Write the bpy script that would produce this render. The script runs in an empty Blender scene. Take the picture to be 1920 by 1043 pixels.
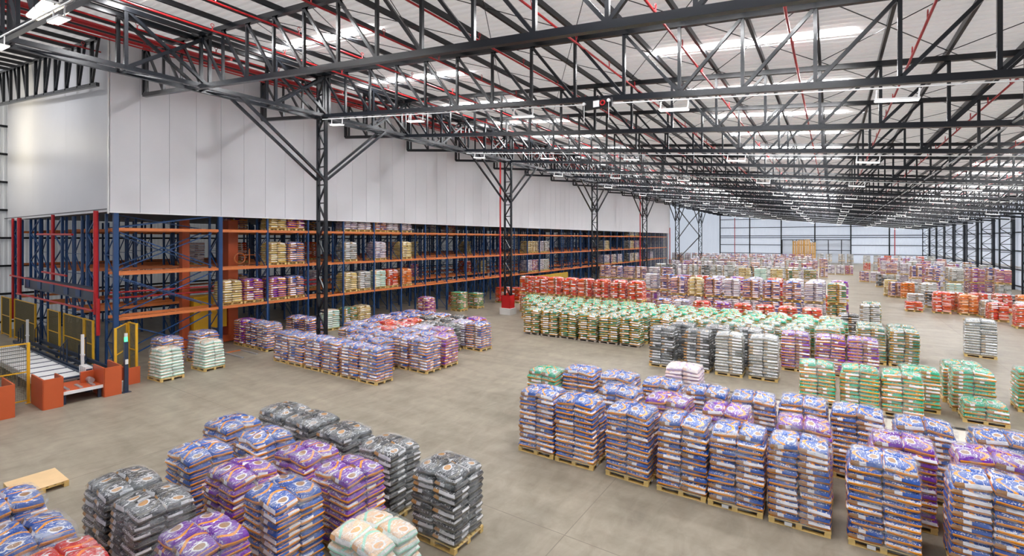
import bpy, bmesh, math, random
from mathutils import Vector, Matrix
random.seed(7)
SC = bpy.context.scene
COL = SC.collection
PI = math.pi

# ------------------------------------------------------------------ camera, world, exposure
YAW = math.atan(600 / 907.0)
SN, CS = math.sin(YAW), math.cos(YAW)
cam_d = bpy.data.cameras.new('camera')
cam = bpy.data.objects.new('camera', cam_d)
COL.objects.link(cam)
cam.location = (0, 0, 6.5)
cam.rotation_euler = (PI / 2, 0, YAW)
cam_d.sensor_width = 36
cam_d.lens = 36 * 907 / 1920
cam_d.shift_y = -72.5 / 1920
cam_d.clip_end = 400
SC.camera = cam

w = bpy.data.worlds.new('world')
SC.world = w
w.use_nodes = True
w.node_tree.nodes['Background'].inputs[0].default_value = (0.90, 0.95, 1.0, 1)
w.node_tree.nodes['Background'].inputs[1].default_value = 0.82

SC.view_settings.view_transform = 'Standard'
SC.view_settings.look = 'None'
SC.view_settings.gamma = 1
SC.view_settings.exposure = 0.42
SC.cycles.max_bounces = 8
SC.cycles.diffuse_bounces = 5
SC.cycles.glossy_bounces = 3
SC.cycles.transparent_max_bounces = 14
SC.cycles.transmission_bounces = 4
SC.cycles.caustics_reflective = False
SC.cycles.caustics_refractive = False

SKY_E = 64.0        # daylight through the translucent roof sheets
LAMP_E = 8.0       # pendant lamps

# ------------------------------------------------------------------ material helpers
def mat(name, col, rough=0.5, metal=0.0, bump=0.0, bscale=8.0, var=0.0, vscale=3.0, coat=0.0, spec=0.5):
    m = bpy.data.materials.new(name)
    m.use_nodes = True
    nt = m.node_tree
    b = nt.nodes['Principled BSDF']
    b.inputs['Base Color'].default_value = (*col, 1)
    b.inputs['Roughness'].default_value = rough
    b.inputs['Metallic'].default_value = metal
    b.inputs['Coat Weight'].default_value = coat
    b.inputs['Specular IOR Level'].default_value = spec
    tc = nt.nodes.new('ShaderNodeTexCoord')
    if var > 0:
        n = nt.nodes.new('ShaderNodeTexNoise'); n.inputs['Scale'].default_value = vscale
        n.inputs['Detail'].default_value = 5
        nt.links.new(tc.outputs['Object'], n.inputs['Vector'])
        mx = nt.nodes.new('ShaderNodeMix'); mx.data_type = 'RGBA'
        mx.inputs[6].default_value = (*[c * (1 - var) for c in col], 1)
        mx.inputs[7].default_value = (*[min(1, c * (1 + var)) for c in col], 1)
        nt.links.new(n.outputs['Fac'], mx.inputs[0])
        nt.links.new(mx.outputs[2], b.inputs['Base Color'])
    if bump > 0:
        n2 = nt.nodes.new('ShaderNodeTexNoise'); n2.inputs['Scale'].default_value = bscale
        nt.links.new(tc.outputs['Object'], n2.inputs['Vector'])
        bp = nt.nodes.new('ShaderNodeBump'); bp.inputs['Strength'].default_value = bump
        nt.links.new(n2.outputs['Fac'], bp.inputs['Height'])
        nt.links.new(bp.outputs[0], b.inputs['Normal'])
    return m

def emit(name, col, e):
    m = bpy.data.materials.new(name); m.use_nodes = True
    b = m.node_tree.nodes['Principled BSDF']
    b.inputs['Base Color'].default_value = (*col, 1)
    b.inputs['Emission Color'].default_value = (*col, 1)
    b.inputs['Emission Strength'].default_value = e
    return m

STEEL = mat('black_steel', (0.007, 0.009, 0.013), 0.26, 0.0, var=0.3, vscale=2, spec=0.55)
PURLIN = mat('dark_purlin_steel', (0.012, 0.013, 0.016), 0.35, var=0.25, vscale=2, spec=0.4)
REDP = mat('red_pipe_paint', (0.50, 0.014, 0.018), 0.35)
ROOF = mat('roof_sheet', (0.80, 0.765, 0.755), 0.45, var=0.06, vscale=0.6)
CLAD = mat('insulated_panel', (0.73, 0.73, 0.76), 0.48, var=0.04, vscale=0.5)
WALLM = mat('wall_sheet', (0.74, 0.78, 0.86), 0.5, var=0.05, vscale=0.3)
def translucent(name, col, tcol, fac):
    m = mat(name, col, 0.5, var=0.05, vscale=0.3)
    nt = m.node_tree; b = nt.nodes['Principled BSDF']
    tr = nt.nodes.new('ShaderNodeBsdfTranslucent'); tr.inputs[0].default_value = (*tcol, 1)
    mx = nt.nodes.new('ShaderNodeMixShader'); mx.inputs[0].default_value = fac
    nt.links.new(b.outputs[0], mx.inputs[1]); nt.links.new(tr.outputs[0], mx.inputs[2])
    nt.links.new(mx.outputs[0], nt.nodes['Material Output'].inputs['Surface'])
    return m
WALLT = translucent('translucent_wall_sheet', (0.78, 0.82, 0.88), (0.86, 0.90, 1.0), 0.50)  # translucency added so outside light makes the far wall brighter
ROOF = translucent('pale_roof_sheet', (0.80, 0.765, 0.755), (1.0, 0.93, 0.88), 0.38)  # opaque sheeting given added translucency, so sky light brightens the ceiling
BLUE = mat('blue_rack_paint', (0.014, 0.060, 0.18), 0.38, var=0.25, vscale=2)
ORANGE = mat('orange_beam_paint', (0.68, 0.20, 0.055), 0.4, var=0.15, vscale=2)
ORANGE2 = mat('orange_guard_paint', (0.56, 0.105, 0.03), 0.42, var=0.08, vscale=2)
YELLOW = mat('yellow_fence_paint', (0.75, 0.42, 0.02), 0.4, var=0.1, vscale=3)
MESHM = mat('fence_mesh_wire', (0.16, 0.13, 0.06), 0.45)
GALV = mat('galvanised_steel', (0.55, 0.56, 0.58), 0.35, 0.6, var=0.15, vscale=4)
WHITEP = mat('white_enamel', (0.82, 0.82, 0.82), 0.35)
NAVY = mat('navy_machine_paint', (0.018, 0.035, 0.075), 0.35)
CONC = mat('pale_concrete', (0.66, 0.66, 0.64), 0.8, bump=0.2, var=0.1)
BLACKM = mat('black_plastic', (0.012, 0.012, 0.014), 0.4)
WOOD = mat('pallet_pine', (0.80, 0.54, 0.20), 0.65, var=0.35, vscale=5, bump=0.2, bscale=30)
WOODG = mat('grey_pallet_wood', (0.42, 0.36, 0.30), 0.7, var=0.25, vscale=5, bump=0.2, bscale=30)
PLY = mat('plywood_sheet', (0.72, 0.50, 0.27), 0.6, var=0.12, vscale=3)
SKYL = emit('translucent_roof_sheet', (0.97, 0.98, 1.0), SKY_E)
LAMPM = emit('lamp_diffuser', (1.0, 0.95, 0.86), LAMP_E)
LAMPD = emit('lamp_diffuser_dim', (1.0, 0.97, 0.93), LAMP_E * 0.25)
GREENL = emit('green_signal', (0.1, 1.0, 0.35), 1.2)

def floor_mat():
    m = bpy.data.materials.new('polished_concrete'); m.use_nodes = True
    nt = m.node_tree; b = nt.nodes['Principled BSDF']
    tc = nt.nodes.new('ShaderNodeTexCoord')
    def noise(s, d, rough=0.5, sx=1, sy=1):
        mp = nt.nodes.new('ShaderNodeMapping'); mp.inputs['Scale'].default_value = (sx, sy, 1)
        nt.links.new(tc.outputs['Object'], mp.inputs['Vector'])
        n = nt.nodes.new('ShaderNodeTexNoise'); n.inputs['Scale'].default_value = s
        n.inputs['Detail'].default_value = d; n.inputs['Roughness'].default_value = rough
        n.inputs['Distortion'].default_value = 0.6
        nt.links.new(mp.outputs[0], n.inputs['Vector'])
        return n
    n1 = noise(0.35, 6, 0.6); n2 = noise(2.2, 6, 0.65, 1, 0.5); n3 = noise(0.9, 4, 0.6, 0.35, 1.6)
    r1 = nt.nodes.new('ShaderNodeValToRGB')
    r1.color_ramp.elements[0].position = 0.30; r1.color_ramp.elements[0].color = (0.165, 0.142, 0.108, 1)
    r1.color_ramp.elements[1].position = 0.70; r1.color_ramp.elements[1].color = (0.40, 0.352, 0.28, 1)
    a = nt.nodes.new('ShaderNodeMath'); a.operation = 'MULTIPLY_ADD'
    a.inputs[1].default_value = 0.45
    nt.links.new(n2.outputs['Fac'], a.inputs[0])
    s = nt.nodes.new('ShaderNodeMath'); s.operation = 'MULTIPLY'; s.inputs[1].default_value = 0.3
    nt.links.new(n1.outputs['Fac'], s.inputs[0]); nt.links.new(s.outputs[0], a.inputs[2])
    a2 = nt.nodes.new('ShaderNodeMath'); a2.operation = 'MULTIPLY_ADD'; a2.inputs[1].default_value = 0.27
    nt.links.new(n3.outputs['Fac'], a2.inputs[0]); nt.links.new(a.outputs[0], a2.inputs[2])
    nt.links.new(a2.outputs[0], r1.inputs[0])
    nt.links.new(r1.outputs[0], b.inputs['Base Color'])
    rr = nt.nodes.new('ShaderNodeMapRange')
    rr.inputs[3].default_value = 0.34; rr.inputs[4].default_value = 0.55; b.inputs['Specular IOR Level'].default_value = 0.18
    nt.links.new(n2.outputs['Fac'], rr.inputs[0]); nt.links.new(rr.outputs[0], b.inputs['Roughness'])
    bp = nt.nodes.new('ShaderNodeBump'); bp.inputs['Strength'].default_value = 0.05
    nt.links.new(n2.outputs['Fac'], bp.inputs['Height']); nt.links.new(bp.outputs[0], b.inputs['Normal'])
    return m
FLOORM = floor_mat()

# bag print: pattern laid out in the bag's own normalised coordinates ('pc' attribute, 0..1 in x,y,z)
def bag_mat(name, base, accent, pale, kraft, scribble=0.5, paleside=0.5, topcol=None):
    m = bpy.data.materials.new(name); m.use_nodes = True
    nt = m.node_tree; L = nt.links; b = nt.nodes['Principled BSDF']
    at = nt.nodes.new('ShaderNodeAttribute'); at.attribute_name = 'pc'
    rn = nt.nodes.new('ShaderNodeAttribute'); rn.attribute_name = 'rnd'
    oi = nt.nodes.new('ShaderNodeObjectInfo')
    sp = nt.nodes.new('ShaderNodeSeparateXYZ'); L.new(at.outputs['Vector'], sp.inputs[0])
    X, Y, Z = sp.outputs
    def M(op, a, c=0.0, d=None):
        n = nt.nodes.new('ShaderNodeMath'); n.operation = op
        for i, v in enumerate((a, c) if d is None else (a, c, d)):
            if isinstance(v, (int, float)): n.inputs[i].default_value = v
            else: L.new(v, n.inputs[i])
        return n.outputs[0]
    def mix(f, a, c):
        n = nt.nodes.new('ShaderNodeMix'); n.data_type = 'RGBA'
        if isinstance(f, (int, float)): n.inputs[0].default_value = f
        else: L.new(f, n.inputs[0])
        for i, v in ((6, a), (7, c)):
            if isinstance(v, tuple): n.inputs[i].default_value = (*v, 1)
            else: L.new(v, n.inputs[i])
        return n.outputs[2]
    def band(v, lo, hi):
        return M('MULTIPLY', M('GREATER_THAN', v, lo), M('LESS_THAN', v, hi))
    R = M('FRACT', M('ADD', oi.outputs['Random'], rn.outputs['Fac']))
    off = M('MULTIPLY', R, 37.0)
    def scr(sx, sy, sc, thr, det=2):
        cb = nt.nodes.new('ShaderNodeCombineXYZ')
        L.new(M('MULTIPLY_ADD', X, sx, off), cb.inputs[0]); L.new(M('MULTIPLY', Y, sy), cb.inputs[1])
        L.new(M('MULTIPLY', Z, 3.0), cb.inputs[2])
        n = nt.nodes.new('ShaderNodeTexNoise'); n.inputs['Scale'].default_value = sc
        n.inputs['Detail'].default_value = det; n.inputs['Distortion'].default_value = 0.8
        L.new(cb.outputs[0], n.inputs['Vector'])
        return M('GREATER_THAN', n.outputs['Fac'], thr)
    letters = scr(9, 2.4, 2.2, 0.64 - 0.12 * scribble)
    fine = scr(18, 14, 2.0, 0.72 - 0.10 * scribble)
    # face of the bag
    inlet = M('MULTIPLY', M('MAXIMUM', letters, fine), band(X, 0.08, 0.93))
    tb = topcol if topcol else base
    top = mix(inlet, tb, pale)
    sw = M('ABSOLUTE', M('SUBTRACT', M('ADD', X, M('MULTIPLY', M('SINE', M('MULTIPLY', Y, 4.0)), -0.22)), 0.62))
    top = mix(M('LESS_THAN', sw, 0.055), top, accent)
    ex = M('DIVIDE', M('SUBTRACT', X, 0.27), 0.16); ey = M('DIVIDE', M('SUBTRACT', Y, 0.5), 0.23)
    er = M('ADD', M('MULTIPLY', ex, ex), M('MULTIPLY', ey, ey))
    top = mix(M('LESS_THAN', er, 1.0), top, pale)
    top = mix(M('LESS_THAN', er, 0.55), top, kraft)
    top = mix(band(X, 0.0, 0.05), top, accent)
    # front side: base with accent stripe
    fr = mix(M('GREATER_THAN', R, 1 - paleside * .8), base, pale)
    fr = mix(M('MULTIPLY', letters, M('GREATER_THAN', Z, 0.64)), fr, mix(M('GREATER_THAN', R, .5), pale, base))
    fr = mix(M('MULTIPLY', band(Z, 0.26, 0.30), band(X, 0.0, 1.0)), fr, tuple(c * .5 for c in base))
    fr = mix(M('MULTIPLY', band(Z, 0.26, 0.62), band(X, 0.06, 0.985)), fr, accent)
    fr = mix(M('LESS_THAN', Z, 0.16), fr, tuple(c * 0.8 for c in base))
    # back side: kraft patch, pale panel
    bk = mix(M('GREATER_THAN', R, 1 - paleside), mix(M('GREATER_THAN', X, 0.5), base, pale), pale)
    bk = mix(M('GREATER_THAN', X, 0.70), bk, kraft)
    bk = mix(band(Z, 0.0, 0.42), bk, accent)
    bk = mix(band(Z, 0.0, 0.14), bk, base)
    # short ends
    en = mix(band(Z, 0.26, 0.60), mix(M('GREATER_THAN', R, 0.45), base, mix(M('GREATER_THAN', Y, 0.5), pale, base)), accent)
    side = mix(M('GREATER_THAN', Y, 0.5), fr, bk)
    dx = M('MULTIPLY', M('MINIMUM', X, M('SUBTRACT', 1.0, X)), 1.2)
    isend = M('LESS_THAN', dx, M('MINIMUM', Y, M('SUBTRACT', 1.0, Y)))
    side = mix(isend, side, en)
    isside = M('LESS_THAN', Z, 0.84)
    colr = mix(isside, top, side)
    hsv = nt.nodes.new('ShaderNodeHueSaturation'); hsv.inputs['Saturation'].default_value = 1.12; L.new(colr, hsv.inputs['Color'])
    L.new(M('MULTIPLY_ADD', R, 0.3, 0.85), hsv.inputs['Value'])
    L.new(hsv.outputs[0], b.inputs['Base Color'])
    b.inputs['Roughness'].default_value = 0.30
    b.inputs['Coat Weight'].default_value = 0.6
    b.inputs['Coat Roughness'].default_value = 0.09
    tc = nt.nodes.new('ShaderNodeCombineXYZ')
    L.new(M('MULTIPLY_ADD', X, 5.0, off), tc.inputs[0]); L.new(M('MULTIPLY', Y, 7.0), tc.inputs[1]); L.new(M('MULTIPLY', Z, 2.0), tc.inputs[2])
    n = nt.nodes.new('ShaderNodeTexNoise'); n.inputs['Scale'].default_value = 1.6; n.inputs['Detail'].default_value = 4
    n.inputs['Distortion'].default_value = 1.5
    L.new(tc.outputs[0], n.inputs['Vector'])
    bp = nt.nodes.new('ShaderNodeBump'); bp.inputs['Strength'].default_value = 0.55; bp.inputs['Distance'].default_value = 0.03
    L.new(n.outputs['Fac'], bp.inputs['Height']); L.new(bp.outputs[0], b.inputs['Normal'])
    L.new(bp.outputs[0], b.inputs['Coat Normal'])
    return m

KR = (0.36, 0.20, 0.10); OR = (0.90, 0.33, 0.015); WH = (0.80, 0.79, 0.82)
KINDS = {
 'B': ('blue and orange', bag_mat('blue_bag_film', (0.008, 0.085, 0.42), OR, WH, KR, 0.5, 0.5)),
 'P': ('purple and orange', bag_mat('purple_bag_film', (0.16, 0.018, 0.36), OR, WH, KR, 0.45, 0.3)),
 'K': ('black and kraft', bag_mat('black_bag_film', (0.020, 0.022, 0.026), (0.13, 0.12, 0.10), (0.62, 0.62, 0.64), (0.48, 0.26, 0.10), 0.6, 0.5)),
 'G': ('green and orange', bag_mat('green_bag_film', (0.012, 0.40, 0.22), OR, WH, KR, 0.3, 0.3)),
 'D': ('dark green and gold', bag_mat('gold_bag_film', (0.030, 0.20, 0.13), (0.70, 0.36, 0.05), WH, (0.48, 0.27, 0.08), 0.6, 0.4)),
 'R': ('red and orange', bag_mat('red_bag_film', (0.58, 0.022, 0.022), (0.82, 0.22, 0.04), WH, KR, 0.3, 0.25)),
 'M': ('white, mint and peach', bag_mat('mint_bag_film', (0.76, 0.82, 0.78), (0.42, 0.74, 0.60), (0.86, 0.86, 0.84), (0.85, 0.50, 0.25), 0.6, 0.5, (0.84, 0.62, 0.44))),
 'W': ('white and lilac', bag_mat('lilac_bag_film', (0.34, 0.33, 0.52), (0.62, 0.46, 0.40), (0.84, 0.84, 0.87), (0.36, 0.30, 0.32), 0.7, 0.8)),
 'S': ('silver grey', bag_mat('silver_bag_film', (0.20, 0.22, 0.22), (0.42, 0.38, 0.30), (0.78, 0.79, 0.80), (0.45, 0.33, 0.2), 0.8, 0.9)),
 'Y': ('beige and gold', bag_mat('beige_bag_film', (0.62, 0.52, 0.34), (0.78, 0.56, 0.14), (0.82, 0.78, 0.66), KR, 0.5, 0.5)),
 'O': ('orange red', bag_mat('orange_bag_film', (0.70, 0.17, 0.05), (0.82, 0.30, 0.06), (0.8, 0.6, 0.45), KR, 0.25, 0.2)),
 'L': ('pink and lilac', bag_mat('pink_bag_film', (0.78, 0.64, 0.66), (0.52, 0.38, 0.62), (0.84, 0.78, 0.78), (0.78, 0.58, 0.50), 0.6, 0.6, (0.82, 0.66, 0.60))),
}

def wrap_mat():
    m = bpy.data.materials.new('stretch_film'); m.use_nodes = True
    nt = m.node_tree; L = nt.links
    for n in list(nt.nodes):
        if n.type != 'OUTPUT_MATERIAL': nt.nodes.remove(n)
    out = nt.nodes['Material Output']
    tr = nt.nodes.new('ShaderNodeBsdfTransparent')
    pr = nt.nodes.new('ShaderNodeBsdfPrincipled')
    pr.inputs['Base Color'].default_value = (0.80, 0.86, 0.90, 1)
    pr.inputs['Roughness'].default_value = 0.11
    mx = nt.nodes.new('ShaderNodeMixShader')
    tc = nt.nodes.new('ShaderNodeTexCoord'); oi = nt.nodes.new('ShaderNodeObjectInfo')
    ad = nt.nodes.new('ShaderNodeVectorMath'); ad.operation = 'ADD'
    mp = nt.nodes.new('ShaderNodeMapping'); mp.inputs['Rotation'].default_value = (0.5, 0.35, 0.2)
    mp.inputs['Scale'].default_value = (3.0, 3.0, 9.0)
    L.new(tc.outputs['Object'], ad.inputs[0]); L.new(oi.outputs['Location'], ad.inputs[1])
    L.new(ad.outputs[0], mp.inputs['Vector'])
    n = nt.nodes.new('ShaderNodeTexNoise'); n.inputs['Scale'].default_value = 1.0; n.inputs['Detail'].default_value = 5
    n.inputs['Distortion'].default_value = 1.2
    L.new(mp.outputs[0], n.inputs['Vector'])
    rp = nt.nodes.new('ShaderNodeMapRange'); rp.inputs[1].default_value = 0.42; rp.inputs[2].default_value = 0.78
    rp.inputs[3].default_value = 0.05; rp.inputs[4].default_value = 0.42
    L.new(n.outputs['Fac'], rp.inputs[0])
    bp = nt.nodes.new('ShaderNodeBump'); bp.inputs['Strength'].default_value = 0.8; bp.inputs['Distance'].default_value = 0.05
    L.new(n.outputs['Fac'], bp.inputs['Height']); L.new(bp.outputs[0], pr.inputs['Normal'])
    L.new(rp.outputs[0], mx.inputs[0]); L.new(tr.outputs[0], mx.inputs[1]); L.new(pr.outputs[0], mx.inputs[2])
    L.new(mx.outputs[0], out.inputs['Surface'])
    return m
WRAP = wrap_mat()

# ------------------------------------------------------------------ mesh helpers
class MB:
    def __init__(s): s.v = []; s.f = []
    def box(s, x0, y0, z0, x1, y1, z1):
        n = len(s.v)
        s.v += [(x0, y0, z0), (x1, y0, z0), (x1, y1, z0), (x0, y1, z0), (x0, y0, z1), (x1, y0, z1), (x1, y1, z1), (x0, y1, z1)]
        s.f += [(n, n+3, n+2, n+1), (n+4, n+5, n+6, n+7), (n, n+1, n+5, n+4), (n+1, n+2, n+6, n+5), (n+2, n+3, n+7, n+6), (n+3, n, n+4, n+7)]
        return s
    def beam(s, p, q, a, b=None, up=None):
        b = b or a
        p = Vector(p); q = Vector(q); d = (q - p).normalized()
        u = Vector(up) if up else (Vector((0, 0, 1)) if abs(d.z) < 0.9 else Vector((0, 1, 0)))
        sx = d.cross(u).normalized(); sy = sx.cross(d).normalized()
        n = len(s.v)
        for c in (p, q):
            for i, j in ((-1, -1), (1, -1), (1, 1), (-1, 1)):
                s.v.append(tuple(c + sx * i * a / 2 + sy * j * b / 2))
        s.f += [(n+3, n+2, n+1, n), (n+4, n+5, n+6, n+7)]
        for i in range(4):
            j = (i + 1) % 4
            s.f.append((n+i, n+j, n+4+j, n+4+i))
        return s
    def tube(s, p, q, r, k=8):
        p = Vector(p); q = Vector(q); d = (q - p).normalized()
        u = Vector((0, 0, 1)) if abs(d.z) < 0.9 else Vector((0, 1, 0))
        sx = d.cross(u).normalized(); sy = sx.cross(d).normalized()
        n = len(s.v)
        for c in (p, q):
            for i in range(k):
                a = 2 * PI * i / k
                s.v.append(tuple(c + sx * math.cos(a) * r + sy * math.sin(a) * r))
        for i in range(k):
            j = (i + 1) % k
            s.f.append((n+i, n+j, n+k+j, n+k+i))
        s.f.append(tuple(n + i for i in reversed(range(k)))); s.f.append(tuple(n + k + i for i in range(k)))
        return s
    def ring(s, c, R, r, axis='y', k=14, a0=0.0, a1=2*PI):
        pts = []
        for i in range(k + 1):
            a = a0 + (a1 - a0) * i / k
            o = (R*math.cos(a), 0, R*math.sin(a)) if axis == 'y' else (0, R*math.cos(a), R*math.sin(a))
            pts.append((c[0]+o[0], c[1]+o[1], c[2]+o[2]))
        for a, b in zip(pts, pts[1:]): s.tube(a, b, r, 6)
        return s
    def mesh(s, name, m=None):
        me = bpy.data.meshes.new(name); me.from_pydata(s.v, [], s.f)
        if m: me.materials.append(m)
        return me
    def obj(s, name, m, parent=None):
        return link(name, s.mesh(name, m), parent)

def link(name, me, parent=None, loc=None, rz=0.0):
    o = bpy.data.objects.new(name, me); COL.objects.link(o)
    if parent: o.parent = parent
    if loc: o.location = loc
    if rz: o.rotation_euler = (0, 0, rz)
    return o
def tag(o, label=None, cat=None, group=None, kind=None):
    if label: o['label'] = label
    if cat: o['category'] = cat
    if group: o['group'] = group
    if kind: o['kind'] = kind
    return o
def thing(name, loc, label, cat, group=None, rz=0.0):
    o = bpy.data.objects.new(name, None); COL.objects.link(o)
    o.empty_display_size = 0.2
    o.location = loc; o.rotation_euler = (0, 0, rz)
    return tag(o, label, cat, group)
ORD = ['first','second','third','fourth','fifth','sixth','seventh','eighth','ninth','tenth','eleventh','twelfth','thirteenth','fourteenth',
       'fifteenth','sixteenth','seventeenth','eighteenth','nineteenth','twentieth']
def ordw(i):
    if i < 20: return ORD[i]
    t = {2: 'twenty', 3: 'thirty', 4: 'forty'}
    n = i + 1
    if n % 10 == 0: return {20: 'twentieth', 30: 'thirtieth', 40: 'fortieth'}[n]
    return t[n // 10] + '-' + ORD[n % 10 - 1]
def depth(x, y): return -SN * x + CS * y

# ------------------------------------------------------------------ shell of the hall
XL, XR, Y0, Y1 = -49.5, 20.0, -9.0, 160.0
def zb(x): return 13.27 - 0.1025 * (x + 23.5)      # underside line of the roof trusses
def zt(x): return zb(x) + 2.3
def zr(x): return zb(x) + 2.72

fl = MB().box(XL - .5, Y0, -0.3, XR + .5, Y1 + .5, 0.0).obj('floor', FLOORM); tag(fl, kind='structure')
# joints sawn in the slab, slim recessed lines kept as dark strips
jm = mat('joint_filler', (0.20, 0.175, 0.14), 0.6)
j = MB()
for x in (-17.2, -4.9, 7.3): j.box(x - .008, Y0, 0, x + .008, Y1, .0015)
for y in [9.5 + 12.26 * k for k in range(0, 12)]: j.box(-28.5, y - .008, 0, XR, y + .008, .0015)
tag(j.obj('trim_1', jm), 'thin joint lines sawn in the concrete floor', kind='structure')
pad = MB().box(-2.3, 18.4, 0, 7.4, 22.1, .006).obj('trim_2', mat('pale_floor_paint', (0.70, 0.66, 0.58), 0.5, var=0.08))
tag(pad, 'pale painted floor strip behind the blue bag stacks', kind='structure')
tag(MB().box(-4.6, 22.22, 0, 8.6, 22.34, .03).obj('trim_3', mat('dark_rail', (0.04, 0.04, 0.045), 0.4)), 'dark floor channel beside the pale strip', kind='structure')

def corrugate(u0, u1, pitch, dep, fn):
    """zigzag trapezoid profile along u; fn(u, off) -> two end points of a rib line"""
    v = []; f = []
    n = int((u1 - u0) / pitch); pts = []
    for i in range(n):
        u = u0 + i * pitch
        pts += [(u, 0), (u + pitch * .35, 0), (u + pitch * .5, dep), (u + pitch * .85, dep)]
    pts.append((u0 + n * pitch, 0))
    for u, o in pts:
        a, b = fn(u, o); v += [a, b]
    for i in range(len(pts) - 1): f.append((2*i, 2*i+1, 2*i+3, 2*i+2))
    me = bpy.data.meshes.new('corrugated'); me.from_pydata(v, [], f)
    return me
me = corrugate(Y0, Y1 + .4, 0.36, 0.09, lambda u, o: ((XL, u, zr(XL) + o), (XR + .3, u, zr(XR + .3) + o)))
me.materials.append(ROOF); tag(link('ceiling', me), kind='structure')
me = corrugate(XL, XR, 0.27, 0.04, lambda u, o: ((u, Y1 + o, 0), (u, Y1 + o, zr(u))))
me.materials.append(WALLT); tag(link('wall_far', me), kind='structure')
me = corrugate(Y0, Y1, 0.27, 0.04, lambda u, o: ((XL - o, u, 0), (XL - o, u, zr(XL))))
me.materials.append(translucent('left_wall_sheet', (0.76, 0.78, 0.82), (0.95, 0.93, 0.9), 0.10)); tag(link('wall_left', me), kind='structure')  # slight translucency added to lift the brightness of the left wall
me = corrugate(Y0, Y1, 0.27, 0.04, lambda u, o: ((XR + o, u, 0), (XR + o, u, zr(XR))))
me.materials.append(translucent('right_wall_sheet', (0.74, 0.78, 0.85), (0.86, 0.90, 1.0), 0.34)); tag(link('wall_right', me), kind='structure')  # right wall passes outside light, added for brightness

me = corrugate(XL, XR, 0.27, 0.04, lambda u, o: ((u, Y0 - o, 0), (u, Y0 - o, zr(u))))
me.materials.append(translucent('near_wall_sheet', (0.70, 0.74, 0.8), (0.86, 0.90, 1.0), 0.22)); tag(link('wall_near', me), kind='structure')  # lets some light through as added fill from behind the camera
# roof skylight sheets
k = 0
for (x0, x1, ys) in ((-22.7, -15.7, [1.2 + 6.13 * i for i in range(0, 25)]), (-6.3, 0.6, [7.65 + 6.13 * i for i in range(0, 24)]),
                     (9.6, 16.5, [4.3 + 6.13 * i for i in range(0, 25)]), (-47.5, -42.0, [0.6]), (-38.0, -34.5, [4.2])):
    for y in ys:
        if y > 157: continue
        m_ = MB(); a, b = x0, x1
        m_.v = [(a, y - .17, zr(a) - .02), (b, y - .17, zr(b) - .02), (b, y + .17, zr(b) - .02), (a, y + .17, zr(a) - .02)]
        m_.v += [(p[0], p[1], p[2] - .025) for p in m_.v]
        m_.f = [(0, 1, 2, 3), (7, 6, 5, 4), (0, 4, 5, 1), (1, 5, 6, 2), (2, 6, 7, 3), (3, 7, 4, 0)]
        k += 1
        tag(m_.obj('window_%d' % k, SKYL), 'translucent daylight strip in the roof sheeting', kind='structure', group='daylight strips in the roof')

# purlins (along the hall, one per truss node)
NODE0, PAN = -4.2, 1.9
xs_nodes = [NODE0 + PAN * i for i in range(-23, 12)]
pm = MB().box(-.05, Y0, -.1, .05, Y1, .1); pmesh = pm.mesh('purlin', PURLIN)
pur = thing('roof_purlins', (0, 0, 0), 'dark steel purlins running along the hall under the grey roof sheets', 'purlin')
for x in xs_nodes:
    o = link('purlin', pmesh, pur, (x, 0, zt(x) + .06 + .14 + .1))
# sag rods
rod = MB()
for i in range(-10, 11):
    xa = NODE0 + PAN * i
    for kk in range(0, 14):
        y = 10.2 + 6.13 * kk
        if i % 2 == 0:
            rod.beam((xa, y, zt(xa) + .25), (xa + 2 * PAN, y + 6.13, zt(xa + 2 * PAN) + .25), .022)
            rod.beam((xa, y + 6.13, zt(xa) + .25), (xa + 2 * PAN, y, zt(xa + 2 * PAN) + .25), .022)
tag(rod.obj('sag_rods', STEEL), 'thin steel bracing rods crossing under the roof sheets', 'bracing', kind='stuff')

# ------------------------------------------------------------------ roof trusses
TR_Y = [4.1 + 6.13 * i for i in range(-1, 26)]
V_ME = MB().beam((0, 0, .05), (0, 0, 2.25), .10, .10).mesh('vertical', STEEL)
sl = -0.1025 * PAN
DL_ME = MB().beam((0, 0, 0.05), (-PAN, 0, 2.3 - sl - .05), .10, .10).mesh('diagonal', STEEL)
DR_ME = MB().beam((0, 0, 0.05), (PAN, 0, 2.3 + sl - .05), .10, .10).mesh('diagonal', STEEL)
GP_ME = MB().box(-.16, -.07, -.02, .16, .07, .22).mesh('gusset_plate', STEEL)
def chord(xa, xb, zf, t):
    return MB().beam((xa, 0, zf(xa)), (xb, 0, zf(xb)), t, t * 1.15)
XE = 18.3
full_b = chord(-29.25, XE, zb, .17).mesh('bottom_chord', STEEL)
full_t = chord(-29.25, XE, zt, .17).mesh('top_chord', STEEL)
long_b = chord(-49.2, XE, zb, .17).mesh('bottom_chord', STEEL)
long_t = chord(-49.2, XE, zt, .17).mesh('top_chord', STEEL)
web = MB()
for x in xs_nodes:
    if x < -29.3 or x > XE: continue
    web.beam((x, 0, zb(x)), (x, 0, zt(x)), .10)
    if x <= NODE0 and x - PAN > -29.3: web.beam((x, 0, zb(x)), (x - PAN, 0, zt(x - PAN)), .10)
    if x >= NODE0 and x + PAN < XE: web.beam((x, 0, zb(x)), (x + PAN, 0, zt(x + PAN)), .10)
web.beam((-29.25, 0, zb(-29.25)), (-29.25, 0, zt(-29.25)), .17)
web_me = web.mesh('web', STEEL)
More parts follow.
